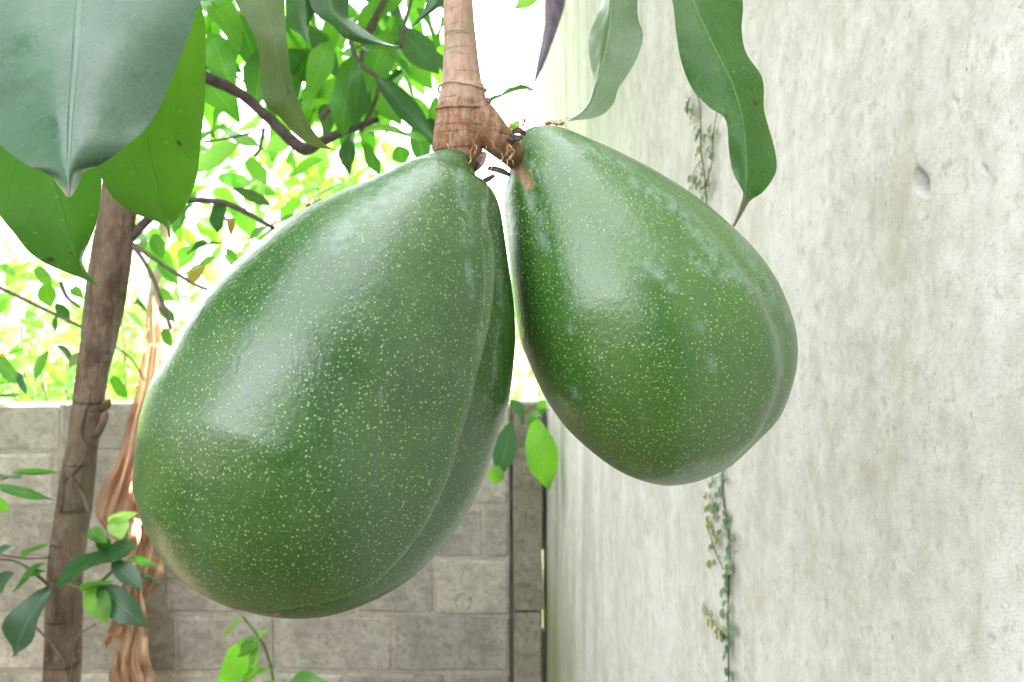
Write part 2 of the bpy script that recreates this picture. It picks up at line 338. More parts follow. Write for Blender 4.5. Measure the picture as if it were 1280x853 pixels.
# ------------------------------------------------------------------ plastered wall on the right
WK, WX0 = .0863, .366                       # inner face: X = WX0 - WK*Y
def wall_Y(px): return WX0*1000/(px-640+WK*1000)
def on_wall(px, py): return at(px, py, wall_Y(px))
wdir = Vector((-WK, 1, 0)).normalized(); wnor = Vector((-1, -WK, 0)).normalized()
worg = Vector((WX0, 0, 0))
def lines(seg):
    out = []
    for a, b, n in seg: out += list(np.linspace(a, b, n, endpoint=False))
    return out+[seg[-1][1]]
la = lines([(-3, .4, 20), (.4, .8, 190), (.8, 1.4, 60), (1.4, 2.98, 50)])
lz = lines([(-.1, 1.1, 12), (1.1, 1.35, 12), (1.35, 1.9, 190), (1.9, 6.2, 40)])
pits = []                                   # real hollows in the plaster: (along, z, half width, half height, depth, slant)
for px, py, rx, ry, d, sl in ((1155, 226, 9.5, 17, .006, .35), (1232, 211, 5, 7, .004, .4), (1197, 126, 4.5, 11, .004, .55), (1117, 141, 3, 4, .0025, 0), (1122, 168, 2.5, 14, .0012, .05), (1207, 178, 2.5, 4, .002, 0), (1042, 133, 2, 6, .0015, 0), (1068, 530, 2, 7, .0015, .2), (1262, 455, 5, 4, .002, 0), (1096, 520, 2, 5, .0015, 0), (1240, 560, 3, 7, .002, 0), (1240, 800, 14, 5, .003, -.4), (1230, 180, 3, 5, .002, .2)):
    p = on_wall(px, py); Yp = p.y; pits.append(((p-worg).dot(wdir), p.z, rx/1000*Yp*(1.5 if ry > 15 else .8), ry/1000*Yp*(1 if ry > 15 else .65), d*(1 if ry > 15 else .6), sl))
A, Z = np.meshgrid(la, lz); D = np.zeros_like(A)
for j in range(len(lz)):
    for i in range(len(la)):
        a, z = la[i], lz[j]
        D[j, i] = .005*noise.noise(Vector((a*2.2, z*2.2, 1)))+.0013*noise.noise(Vector((a*11, z*8, 4)))
        if .4 < a < .85 and 1.3 < z < 1.95: D[j, i] += .0006*noise.noise(Vector((a*70, z*55, 9)))
PIT = np.zeros_like(A)
for pa, pz, ra, rz, d, sl in pits:
    dz = (Z-pz); da = (A-pa)+sl*dz*1.3*-1
    near = (np.abs(da) < 4*ra) & (np.abs(dz) < 4*rz); nz3 = np.zeros_like(A)
    for j, i in zip(*np.nonzero(near)): nz3[j, i] = noise.noise(Vector((A[j, i]*230, Z[j, i]*200, 2)))+.6*noise.noise(Vector((A[j, i]*600, Z[j, i]*500, 7)))
    taper = np.clip(1-np.clip(dz/rz, 0, 1.3)*.55, .3, 1)
    q = (da/(ra*taper))**2+(dz/rz)**2+.3*nz3
    k = np.clip((1.25-q)/.5, 0, 1); k = k*k*(3-2*k); D -= d*k*(1+.35*np.sin(dz*900+da*700)); PIT = np.maximum(PIT, k)
D = np.where(Z > 6.1, 0, D)
V = np.array(wdir)[None, None]*A[..., None]+np.array([0, 0, 1.])[None, None]*Z[..., None]+np.array(wnor)[None, None]*D[..., None]
nz_, na_ = A.shape
verts = V.reshape(-1, 3); idx = np.arange(nz_*na_).reshape(nz_, na_)
faces = np.stack([idx[:-1, :-1], idx[1:, :-1], idx[1:, 1:], idx[:-1, 1:]], -1).reshape(-1, 4).tolist()
back = [np.array(wdir)*a+np.array([0, 0, 1.])*z-np.array(wnor)*.2 for z in (lz[0], lz[-1]) for a in (la[0], la[-1])]
b0 = len(verts); verts = np.vstack([verts, back])
faces += [list(idx[:, -1])+[b0+3, b0+1], list(idx[-1, :])[::-1]+[b0+2, b0+3][::1], [b0, b0+2]+list(idx[::-1, 0]), [b0, b0+1, b0+3, b0+2]]
me = bpy.data.meshes.new('plaster_wall'); me.from_pydata(verts.tolist(), [], faces)
at_ = me.attributes.new('pit', 'FLOAT', 'POINT'); at_.data.foreach_set('value', np.concatenate([PIT.reshape(-1), np.zeros(4)]).astype(np.float32))
me.materials.append(M['plaster']); me.polygons.foreach_set('use_smooth', [True]*len(me.polygons))
# object axes: x along the wall so stains follow it
rot = Matrix(((wdir.x, wdir.y, 0), (wnor.x, wnor.y, 0), (0, 0, 1)))
me.transform(rot.to_4x4())
ow = link('plaster_wall', me, None, worg); ow.rotation_euler = rot.transposed().to_euler()
tag(ow, 'tall white plastered building wall, stained and pitted, along the right side', 'wall')

# ------------------------------------------------------------------ block wall at the back
BY, BTOP, CH = 2.82, CAMZ-(503-426.5)/1000*2.82, .2
bw = empty('block_wall', (-1.3, BY+.06, 0), 'low grey concrete block wall with pale mortar joints across the back', 'wall')
px2x = lambda p: (p-640)/1000*BY
XR = px2x(638)
def box(bm, x0, x1, y0, y1, z0, z1):
    v = [bm.verts.new((x, y, z)) for x in (x0, x1) for y in (y0, y1) for z in (z0, z1)]
    for f in ((0, 1, 3, 2), (4, 6, 7, 5), (0, 4, 5, 1), (2, 3, 7, 6), (0, 2, 6, 4), (1, 5, 7, 3)): bm.faces.new([v[i] for i in f])
bm = bmesh.new(); box(bm, -4.6, XR-.004, BY+.0075, BY+.1, -.05, BTOP-.006); box(bm, XR-.02, px2x(700), BY+.054, BY+.093, CAMZ-(692-426.5)/1000*BY, BTOP-.02); box(bm, XR-.021, px2x(677.5), BY+.052, BY+.094, CAMZ-(795-426.5)/1000*BY, CAMZ-(693-426.5)/1000*BY); box(bm, XR-.02, px2x(700), BY+.054, BY+.093, -.05, CAMZ-(796-426.5)/1000*BY); build('mortar', bm, M['mortar'], bw, False)
edges_y = [503, 565, 634, 699, 769, 841]
zc = [CAMZ-(e-426.5)/1000*BY for e in edges_y]
while zc[-1] > .0: zc.append(zc[-1]-.2)
joints = {0: [352, 490, 560], 1: [68, 215, 345, 430, 560], 2: [150, 290, 430, 605], 3: [60, 203, 340, 445, 545], 4: [92, 218, 345, 491], 5: [20, 160, 300, 430, 560]}
bcache = {}
rb = random.Random(5)
def block_mesh(w, h):
    k = (round(w, 2), round(h, 2), rb.randint(0, 2))
    if k not in bcache:
        b = bmesh.new(); box(b, -w/2, w/2, 0, .11, -h/2, h/2)
        for v in b.verts: v.co += Vector((rb.uniform(-.005, .005), rb.uniform(-.003, .003), rb.uniform(-.005, .005)))
        bmesh.ops.bevel(b, geom=list(b.edges), offset=.007, segments=1, affect='EDGES', profile=.5)
        for v in b.verts: v.co += Vector((rb.uniform(-.004, .004), rb.uniform(-.0015, .0015), rb.uniform(-.004, .004)))
        bmesh.ops.recalc_face_normals(b, faces=b.faces)
        m_ = bpy.data.meshes.new('block'); b.to_mesh(m_); b.free(); m_.materials.append(M['block']); bcache[k] = m_
    return bcache[k]
for r in range(len(zc)-1):
    js = sorted(px2x(p) for p in joints.get(r, [150, 290, 430, 560] if r % 2 else [80, 218, 354, 491]))
    x = js[0]
    while x > -4.5: x -= .388; js.insert(0, x)
    js.append(XR)
    for xa, xb in zip(js, js[1:]):
        w = xb-xa-.013; h = zc[r]-zc[r+1]-.012
        if w < .04: continue
        link('block', block_mesh(w, h), bw, Vector(((xa+xb)/2, BY+rb.uniform(-.0025, .0025), (zc[r]+zc[r+1])/2))-bw.location)
# the old patched hole in one block: a ring-shaped lump of mortar
bm = bmesh.new(); c0 = at(578, 750, BY-.004)
tube(bm, [c0+Vector((math.cos(a)*.027, -.002, math.sin(a)*.03)) for a in np.linspace(0, 6.1, 14)], .004, 6)
build('patched_hole', bm, M['mortar'], bw)

# concrete post in the corner
pt = empty('corner_post', (px2x(659), BY, 0), 'narrow mossy concrete post in the corner between block wall and plaster wall', 'post')
for ya, yb, xl, xr, dy in ((503, 762, 642, 678, -.02), (765, 1000, 643, 677, -.014)):
    bm = bmesh.new(); box(bm, px2x(xl), px2x(xr), BY+dy, BY+.1, CAMZ-(yb-426.5)/1000*BY, CAMZ-(ya-426.5)/1000*BY)
    bmesh.ops.bevel(bm, geom=list(bm.edges), offset=.006, segments=1, affect='EDGES'); bmesh.ops.subdivide_edges(bm, edges=[e for e in bm.edges if e.calc_length() > .3], cuts=7)
    for v in bm.verts: v.co += Vector((rb.uniform(-.003, .003), rb.uniform(-.002, .002), 0))
    build('segment', bm, M['post'], pt, False)

# ------------------------------------------------------------------ avocados
def fruit(name, outline, u, Y0, creases, mat, label, blooms, scars, ns=190, nt=260):
    P = np.array(catmull(outline+outline[:1], 500))
    u = np.array(u)/np.hypot(*u); vdir = np.array([-u[1], u[0]]); vdir = vdir if vdir[0] > 0 else -vdir
    Sx, Vx = P@u, P@vdir
    s0, s1 = Sx.min(), Sx.max()
    sg = np.linspace(s0+.5, s1-.5, 400)
    lo, hi = [], []
    for s in sg:
        a, b = Sx, np.roll(Sx, -1); m = (a-s)*(b-s) <= 0
        t = (s-a[m])/(b[m]-a[m]+1e-9); vv = Vx[m]+t*(np.roll(Vx, -1)[m]-Vx[m]); lo.append(vv.min()); hi.append(vv.max())
    lo, hi = np.array(lo), np.array(hi)
    sN = s0+(s1-s0)*(1-np.cos(np.linspace(0, np.pi, ns)))/2
    ext = lambda arr, s: np.interp(s, sg, arr)
    def endw(s):                                        # rounded ends
        return ext(lo, s), ext(hi, s)
    cl, ch = endw(sN); cl, ch = cl.copy(), ch.copy()
    th = np.linspace(-np.pi, np.pi, nt, endpoint=False)
    sS, sO = 1., 0.
    tgt_lo, tgt_hi = cl.copy(), ch.copy()
    adj = [np.zeros(ns) for _ in creases]
    for it in range(10):
        c, w = (cl+ch)/2, (ch-cl)/2
        w[0] = w[-1] = 0
        dep = w*.97
        sm = dep.copy()
        mult = np.ones((ns, nt)); cre = np.zeros((ns, nt))
        rows_c = []
        for ci, (pts, depth, sg1, sg2, lift, fade) in enumerate(creases):
            cp = np.array(pts, float); cs, cv = cp@u, cp@vdir; o = np.argsort(cs)
            uc = np.clip((np.interp(sN, cs[o], cv[o])-(tgt_lo+tgt_hi)/2)/np.maximum((tgt_hi-tgt_lo)/2, 1)+adj[ci], -.985, .985)
            tc = np.arcsin(uc); k = np.ones(25)/25; tc = np.convolve(np.pad(tc, 12, 'edge'), k, 'valid'); rows_c.append((tc, cs[o], cv[o]))
            f = np.interp((sN-s0)/(s1-s0), fade[0], fade[1])
            dl = (th[None]-tc[:, None]+np.pi) % (2*np.pi)-np.pi
            g = np.where(dl > 0, np.exp(-(dl/sg2)**2), np.exp(-(dl/sg1)**2))
            mult *= 1-depth*f[:, None]*g+lift*f[:, None]*np.exp(-((dl+sg1*2.2)/(sg1*1.6))**2)
            cre = np.maximum(cre, f[:, None]*np.exp(-((dl+.075)/.03)**2))
        vv = c[:, None]+w[:, None]*np.sin(th)[None]*mult
        dd = -dep[:, None]*np.cos(th)[None]*mult
        ss = (sS*sN+sO)[:, None]+0*vv
        px = ss[..., None]*u+vv[..., None]*vdir
        X = (px[..., 0]-640)/1000*Y0; Zc = CAMZ-(px[..., 1]-426.5)/1000*Y0; Yc = Y0+dd/1000*Y0
        qx = 640+1000*X/Yc; qy = 426.5-1000*(Zc-CAMZ)/Yc
        qs, qv = qx*u[0]+qy*u[1], qx*vdir[0]+qy*vdir[1]
        for ci, (tc, cs_, cv_) in enumerate(rows_c):          # keep each crease on its traced line
            jj = np.clip(np.round((tc+np.pi)/(2*np.pi)*nt).astype(int), 0, nt-1); ii = np.arange(ns)
            dv = np.interp(qs[ii, jj], cs_, cv_)-qv[ii, jj]
            st_ = .6*dv/np.maximum((tgt_hi-tgt_lo)/2, 12); st_ = np.convolve(np.pad(st_, 7, 'edge'), np.ones(15)/15, 'valid')
            adj[ci] = np.clip(adj[ci]+st_, -.4, .4)
        # compare the projected outline with the traced one and correct
        m0, m1 = qs.min(), qs.max(); r = (s1-s0)/(m1-m0); sO = r*sO+(s0-(r*(m0)))*1 if False else sO
        k = (s1-s0)/(m1-m0); sO = s0-k*(m0-(sO)) if False else sO+0
        sS2 = sS*k; sO = sO+((s0+s1)/2-(m0+m1)/2)-(sS2-sS)*(s0+s1)/2; sS = sS2
        b = np.clip(((qs-s0)/(s1-s0)*160).astype(int), 0, 159); blo = np.full(160, 1e9); bhi = np.full(160, -1e9)
        np.minimum.at(blo, b.ravel(), qv.ravel()); np.maximum.at(bhi, b.ravel(), qv.ravel())
        bc = s0+(np.arange(160)+.5)/160*(s1-s0); ok = (blo < 1e8)
        mlo, mhi = np.interp(sN, bc[ok], blo[ok]), np.interp(sN, bc[ok], bhi[ok])
        inner = (sN > s0+8) & (sN < s1-8)
        el, eh = (tgt_lo-mlo)*inner, (tgt_hi-mhi)*inner
        sx = (sN-s0)/(s1-s0)*2-1; win = np.clip((1-np.abs(sx))/.05, 0, 1)
        core = np.abs(sx) < .97
        el = np.polyval(np.polyfit(sx[core], el[core], 6), sx)*win; eh = np.polyval(np.polyfit(sx[core], eh[core], 6), sx)*win
        cl += .8*el; ch += .8*eh
    
    base = Vector((X.mean(), Y0, Zc.max()))
    V = np.stack([X, Yc, Zc], -1)
    V += 0
    top, bot = V[0].mean(0), V[-1].mean(0)
    verts = np.vstack([V[1:-1].reshape(-1, 3), top, bot])-np.array(base)
    n = ns-2; I = np.arange(n*nt).reshape(n, nt); J = np.roll(I, -1, 1)
    F = np.stack([I[:-1], I[1:], J[1:], J[:-1]], -1).reshape(-1, 4).tolist()
    F += [[n*nt, int(I[0, k]), int(J[0, k])] for k in range(nt)]+[[n*nt+1, int(J[-1, k]), int(I[-1, k])] for k in range(nt)]
    me = bpy.data.meshes.new(name); me.from_pydata(verts.tolist(), [], F)
    b = bmesh.new(); b.from_mesh(me); bmesh.ops.recalc_face_normals(b, faces=b.faces); b.to_mesh(me); b.free()
    me.polygons.foreach_set('use_smooth', [True]*len(me.polygons)); me.materials.append(mat)
    QX = np.concatenate([qx[1:-1].ravel(), [qx[0].mean(), qx[-1].mean()]]); QY = np.concatenate([qy[1:-1].ravel(), [qy[0].mean(), qy[-1].mean()]])
    front = np.concatenate([(np.cos(th)[None]+0*qx[1:-1]).ravel(), [1, 1]]) > -.35
    def field(polys):
        out = np.zeros(len(QX))
        for pts, r0 in polys:
            p = np.array(pts, float); d = np.full(len(QX), 1e9)
            for a, c_ in zip(p, p[1:] if len(p) > 1 else p):
                ab = c_-a; t = np.clip(((QX-a[0])*ab[0]+(QY-a[1])*ab[1])/max(ab@ab, 1e-6), 0, 1)
                d = np.minimum(d, np.hypot(QX-a[0]-t*ab[0], QY-a[1]-t*ab[1]))
            out = np.maximum(out, np.clip(1.25-d/r0, 0, 1))
        return out*front
    for nm, arr in (('bloom', field(blooms)), ('scar', field(scars)), ('crease', np.concatenate([cre[1:-1].ravel(), [0, 0]]))):
        me.attributes.new(nm, 'FLOAT', 'POINT').data.foreach_set('value', arr.astype(np.float32))
    o = link(name, me, None, base); tag(o, label, 'fruit', 'avocados hanging from the forked stalk')
    return o
OL = [(564, 184.7), (584, 190), (592, 204), (600, 224), (616, 236), (626, 260), (632, 299), (640, 359), (643.5, 399), (643, 439), (636, 500), (628, 528), (600, 611), (568, 667), (528.5, 711), (492.6, 739), (429, 769), (373, 776), (329, 775), (281.5, 760), (230, 730), (194, 695), (174, 647), (165, 599), (166, 579), (174, 520), (190, 472), (206, 447), (253.6, 371), (309, 315), (357, 275.5), (405, 247.6), (453, 226), (500.6, 204), (540.5, 189)]
OR = [(662, 160), (682, 156.5), (708, 160), (741, 174), (784, 194), (830, 219), (879, 251.5), (918.5, 286), (948, 317), (971, 350), (987.4, 386), (995, 412), (998, 438), (995.6, 466), (984, 508), (965, 534), (936, 566), (904, 588), (872, 603), (840, 609), (808, 604), (776, 591), (744, 569), (712, 540), (690, 511), (677, 489), (661, 454), (649, 422), (642, 376), (636, 327), (631, 278), (629, 250), (634, 225), (639, 200), (647, 172)]
avoL = fruit('avocado', OL, (-.355, .935), .36,
    [([(590, 188), (598, 224), (602, 262), (604, 320), (603, 360), (598, 400), (588, 451), (572, 520), (548, 599), (508, 671), (469, 716), (409, 748), (349, 761), (300, 757)], .10, .035, .30, .02, ([0, .05, .3, .5, .9, 1], [.9, 1.9, 1.5, 1., 1.1, .3]))],
    avocado_mat('avocado_skin', 0., ((.017, .08, .011), (.03, .113, .014), (.05, .15, .017))),
    'larger pear-shaped dark green avocado with one long crease, hanging left', 
    [([(604, 250), (606, 360), (598, 430)], 3), ([(620, 290), (626, 380)], 4), ([(622, 400), (618, 470), (606, 500)], 4), ([(575, 215), (585, 300)], 9), ([(585, 330), (590, 370)], 5), ([(540, 205), (470, 250), (420, 300)], 22), ([(640, 500), (600, 611), (528, 711)], 7)],
    [([(336, 771), (348, 769)], 3)])
avoR = fruit('avocado', OR, (.416, .909), .385,
    [([(668, 158), (760, 190), (870, 265), (930, 335), (961, 386), (975, 428), (978, 470), (966, 508), (948, 545), (900, 592)], .05, .10, .2, .012, ([0, .3, .55, .9, 1], [0, .15, 1., .9, .3])),
     ([(650, 205), (659, 228), (668, 250), (676, 300), (690, 400)], .05, .12, .14, .006, ([0, .1, .2, .4], [.8, 1, .7, 0]))],
    avocado_mat('avocado_skin_right', 5., ((.03, .112, .014), (.05, .155, .018), (.07, .195, .021))),
    'smaller pear-shaped green avocado with waxy smears, hanging right beside the white wall',
    [([(700, 172), (745, 188), (790, 210)], 8), ([(795, 225), (850, 262), (905, 330)], 12), ([(905, 330), (945, 365)], 12), ([(955, 375), (972, 420), (974, 470)], 8), ([(862, 320), (905, 350)], 9), ([(668, 250), (682, 310)], 10), ([(655, 190), (668, 215)], 8), ([(715, 490), (718, 492)], 9), ([(692, 500), (706, 516)], 9), ([(712, 410), (714, 412)], 7), ([(872, 408), (874, 410)], 8), ([(802, 515), (806, 522)], 6), ([(640, 300), (648, 380)], 6), ([(850, 592), (880, 580)], 9), ([(790, 585), (810, 594)], 8), ([(888, 445), (890, 462)], 6), ([(925, 300), (985, 400)], 9), ([(810, 330), (840, 360)], 7)],
    [([(645, 198), (650, 214), (661, 231)], 8), ([(641, 180), (646, 206)], 9), ([(640, 196), (643, 214)], 8)])

# ------------------------------------------------------------------ stalk
SY = .365
fs = empty('fruit_stalk', at(580, 190, SY), 'scaly brown woody stalk forking down to the two avocados', 'branch')
bm = bmesh.new()
mm = lambda p: p/1000*SY
smooth_tube(bm, [at(570, -150, SY+.01), at(573, 0, SY), at(576, 60, SY), at(578, 105, SY), at(579, 118, SY), at(577, 145, SY), at(574, 175, SY), at(572, 200, SY+.002), at(570, 225, SY+.004)], [mm(r) for r in (17, 18.5, 21, 25.5, 29, 31, 32, 29, 20)], 70, 22, .10, 3)
stem_ = build('stem', bm, M['stalk'], fs)
bm = bmesh.new()
smooth_tube(bm, [at(584, 138, SY), at(602, 156, SY), at(622, 176, SY+.003), at(638, 191, SY+.009), at(652, 203, SY+.018), at(668, 214, SY+.03)], [mm(r) for r in (26, 25, 21, 18, 17, 14)], 60, 22, .2, 8)
side_ = build('side_stalk', bm, M['stalk'], fs)
for y, r, nm in ((113, 30, 'scale_ring'), (140, 33, 'scale_ring')):
    bm = bmesh.new(); c0 = at(578, y, SY)
    tube(bm, [c0+Vector((math.cos(a)*mm(r), math.sin(a)*mm(r), mm(2.5)*math.sin(a*2+y)+mm(2)*noise.noise(Vector((a*2, y, 0))))) for a in np.linspace(0, 2*math.pi, 26)], [mm(1.3)*(1+.9*noise.noise(Vector((a*3, y, 3)))) for a in np.linspace(0, 6.28, 26)], 6)
    build(nm, bm, M['stalk'], stem_)
rk = random.Random(4)
for k in range(26):                                   # loose fibres where the stalks meet the fruits
    x, y, yo = rk.choice([(628, 196, -.004), (640, 186, -.004), (585, 182, -.008), (560, 176, -.008), (612, 176, -.006), (645, 205, 0)])
    x += rk.gauss(0, 7); y += rk.gauss(0, 6); a = rk.uniform(.3, 1.9); L = rk.uniform(5, 15)
    bm = bmesh.new(); smooth_tube(bm, [at(x, y, SY+yo), at(x+math.cos(a)*L*.5, y+math.sin(a)*L*.5, SY+yo-.003), at(x+math.cos(a+.4)*L, y+math.sin(a+.4)*L, SY+yo-.002)], [.00025, .0003, .00012], 5, 4); build('fibre', bm, M['fibre' if k % 3 else 'fibre_pale'], side_ if x > 600 else stem_)
def flake(name, P, wid, mat, parent, curl=.3):
    bm = bmesh.new(); Q = catmull([tuple(p) for p in P], 7); rows = []
    for i, q in enumerate(Q):
        t = i/6; w = wid*math.sin(math.pi*min(max(.12+.8*t, 0), 1))**.6; d = Vector(Q[min(i+1, 6)]-Q[max(i-1, 0)]).normalized()
        s = d.cross(Vector((0, -1, .35))).normalized(); nrm = s.cross(d)
        rows.append([bm.verts.new(Vector(q)+s*w*k+nrm*curl*w*(k*k)) for k in (-1, -.3, .4, 1)])
    for A_, B_ in zip(rows, rows[1:]):
        for k in range(3): bm.faces.new((A_[k], A_[k+1], B_[k+1], B_[k]))
    o = build(name, bm, mat, parent); md = o.modifiers.new('thick', 'SOLIDIFY'); md.thickness = .0006; return o
flake('dry_bract', [at(594, 212, SY-.004), at(600, 203, SY-.008), at(606, 190, SY-.006)], mm(5), M['bract'], fs)
flake('dry_bract', [at(610, 210, SY-.004), at(625, 213, SY-.006), at(638, 219, SY-.004)], mm(3.5), M['bract_dark'], fs)
flake('dry_bract', [at(618, 219, SY-.004), at(608, 225, SY-.004), at(600, 228, SY-.004)], mm(3), M['bract_dark'], fs)
flake('dry_bract', [at(633, 170, SY), at(642, 173, SY-.004), at(652, 171, SY)], mm(5), M['bract_dark'], fs)
flake('dry_bract', [at(640, 166, SY+.004), at(648, 163, SY+.002), at(657, 168, SY+.004)], mm(4), M['bract_dark'], fs)
flake('dry_bract', [at(545, 190, SY), at(543, 184, SY-.003), at(547, 178, SY)], mm(3), M['bract'], fs)
flake('dry_bract', [at(604, 128, SY-.004), at(609, 124, SY-.004), at(613, 129, SY-.004)], mm(2.5), M['bract'], fs)

# ------------------------------------------------------------------ weaver ants
def ant(label, P0, P1, up, mat, s=1.):
    """one continuous body from head (P1) to abdomen (P0) with six jointed legs and two feelers"""
    P0, P1 = Vector(P0), Vector(P1); d = (P1-P0); L = d.length; d.normalize(); up = (Vector(up)-d*Vector(up).dot(d)).normalized(); sd_ = d.cross(up)
    bm = bmesh.new()
    prof = [(0, .01), (.05, .055), (.14, .095), (.24, .095), (.33, .05), (.37, .022), (.41, .03), (.45, .02), (.5, .045), (.58, .06), (.66, .05), (.71, .025), (.75, .05), (.83, .085), (.92, .08), (.98, .04), (1, .01)]
    hump = lambda t: .05*math.sin(t*7)
    tube(bm, [P0+d*L*t+up*L*(.14+hump(t)) for t, r in prof], [r*L for t, r in prof], 9)
    for k, t in enumerate((.52, .58, .63)):
        for sg in (-1, 1):
            b = P0+d*L*t+up*L*.14; f = (k-1)*.32
            tube(bm, [b, b+sd_*sg*L*.2+d*L*f*.5+up*L*.18, b+sd_*sg*L*.38+d*L*f*1.3-up*L*.16, b+sd_*sg*L*.46+d*L*f*1.6-up*L*.2], [L*.018, L*.014, L*.01, L*.007], 5)
    for sg in (-1, 1):
        b = P0+d*L*.95+up*L*.2
        tube(bm, [b, b+sd_*sg*L*.12+d*L*.16+up*L*.2, b+sd_*sg*L*.2+d*L*.45+up*L*.14], [L*.012, L*.009, L*.008], 5)
    o = build('ant', bm, mat, None, True, P0); tag(o, label, 'ant', 'weaver ants on the fruit and stalk'); return o
ant('orange ant with spread legs crouching on the upper left edge of the larger avocado', at(384, 262, .361), at(403, 252, .359), (-.3, -.35, .9), M['ant_amber'])
ant('reddish ant at the tip of the curled leaf, on top of the smaller avocado', at(681, 159, .385), at(706, 158, .384), (0, -.4, 1), M['ant'])
ant('dark red ant climbing upright beside the dry bracts at the fork', at(652, 168, .368), at(659, 149, .364), (-.9, -.4, .2), M['ant'])
ant('orange ant on the side stalk just above the dry bracts', at(626, 170, .366), at(641, 160, .362), (.3, -.5, .8), M['ant_amber'])
ant('small dark ant on the right edge of the upright stem', at(612, 143, .362), at(607, 130, .36), (.9, -.4, .1), M['ant'])

# ------------------------------------------------------------------ leaves
def hero_leaf(name, parent, rows, Ys, mat, dl=0., dr=0., wave=0., nf=3., n=40, seed=0, label=None, bow=.0, pleat=.0):
    """rows: (left edge, midrib, right edge) in photo pixels; Ys: distance of the midrib per row"""
    flat = catmull([tuple(l)+tuple(m)+tuple(r)+(y,) for (l, m, r), y in zip(rows, Ys)], n)
    bm = bmesh.new(); uvl = bm.loops.layers.uv.new('UVMap'); C = 11 if pleat else 5; grid = []
    for i, f in enumerate(flat):
        l, m_, r, y = f[0:2], f[2:4], f[4:6], f[6]; row = []
        for k in range(-C, C+1):
            a = abs(k)/C; e = l if k < 0 else r; p = m_*(1-a)+e*a
            yo = (dl if k < 0 else dr)*(a**1.3)+bow*a*(1-a)*4+pleat*math.sin(a*9+i*.12+(0 if k < 0 else 2)+seed)+wave*a*a*math.sin(nf*2*math.pi*i/n+(0 if k < 0 else 1.7)+seed)
            env = min(1, math.hypot(*(l-r))/20)
            row.append((bm.verts.new(at(p[0], p[1], y+yo*env)), (.5+.5*k/C, i/(n-1))))
        grid.append(row)
    for A_, B_ in zip(grid, grid[1:]):
        for k in range(2*C):
            q = (A_[k], A_[k+1], B_[k+1], B_[k]); fc = bm.faces.new([v for v, _ in q])
            for lp, (_, uv) in zip(fc.loops, q): lp[uvl].uv = uv
    o = build(name, bm, mat, parent)
    if label: o['label'] = label
    return o
LM = {}
def leaf_mesh(var, mat):
    if (var, mat) in LM: return LM[var, mat]
    r = random.Random(var*7+1); bm = bmesh.new(); uvl = bm.loops.layers.uv.new('UVMap'); n = 9; rows = []
    bend, fold, wob, pk = r.uniform(-.05, .28), r.uniform(.05, .4), r.uniform(0, .06), r.uniform(.75, 1.05)
    for i in range(n+1):
        t = i/n; w = .5*math.sin(math.pi*t**pk)**.8*(1-.25*max(0, t-.7)/.3) if 0 < i < n else .012
        z = -bend*t*t*1.0+.04*math.sin(t*5+var)
        rows.append([(bm.verts.new((t, k*w, z+fold*abs(k)*w*.5+wob*k*math.sin(t*9+var))), (.5+.5*k, t)) for k in (-1, 0, 1)])
    for A_, B_ in zip(rows, rows[1:]):
        for k in range(2):
            q = (A_[k], A_[k+1], B_[k+1], B_[k]); f = bm.faces.new([v for v, _ in q]); f.smooth = True
            for lp, (_, uv) in zip(f.loops, q): lp[uvl].uv = uv
    me = bpy.data.meshes.new('leaf'); bm.to_mesh(me); bm.free(); me.materials.append(M[mat]); LM[var, mat] = me
    return me
rl = random.Random(3)
def place_leaf(parent, P0, P1, width, mat, roll=None, var=None, up=None, name='leaf'):
    P0, P1 = Vector(P0), Vector(P1); X = P1-P0; L = X.length
    n = Vector(up) if up is not None else Vector((0, -.75, .65))
    n = (n-X*(n.dot(X)/X.length_squared))
    n = n.normalized() if n.length > 1e-4 else X.orthogonal().normalized()
    n = Matrix.Rotation(rl.uniform(-.6, .6) if roll is None else roll, 3, X.normalized()) @ n
    y = n.cross(X.normalized())
    Mx = Matrix(((X.x, y.x*width, n.x*L, P0.x), (X.y, y.y*width, n.y*L, P0.y), (X.z, y.z*width, n.z*L, P0.z), (0, 0, 0, 1)))
    o = link(name, leaf_mesh(rl.randint(0, 5) if var is None else var, mat), parent)
    o.matrix_local = Matrix.Translation(-org(parent)) @ Mx
    return o
def pl(parent, b, t, w, Y, mat, dY=0., roll=None, var=None):
    return place_leaf(parent, at(b[0], b[1], Y), at(t[0], t[1], Y+dY), w*1.12/1000*Y, mat, roll, var)
def twig(parent, P, Y, r, mat='twig', name='twig', m=14):
    if not hasattr(Y, '__len__'): Y = [Y]*len(P)
    bm = bmesh.new(); smooth_tube(bm, [at(p[0], p[1], y) for p, y in zip(P, Y)], r if hasattr(r, '__len__') else [r*(1-.4*i/len(P)) for i in range(len(P))], m, 7)
    return build(name, bm, M[mat], parent)

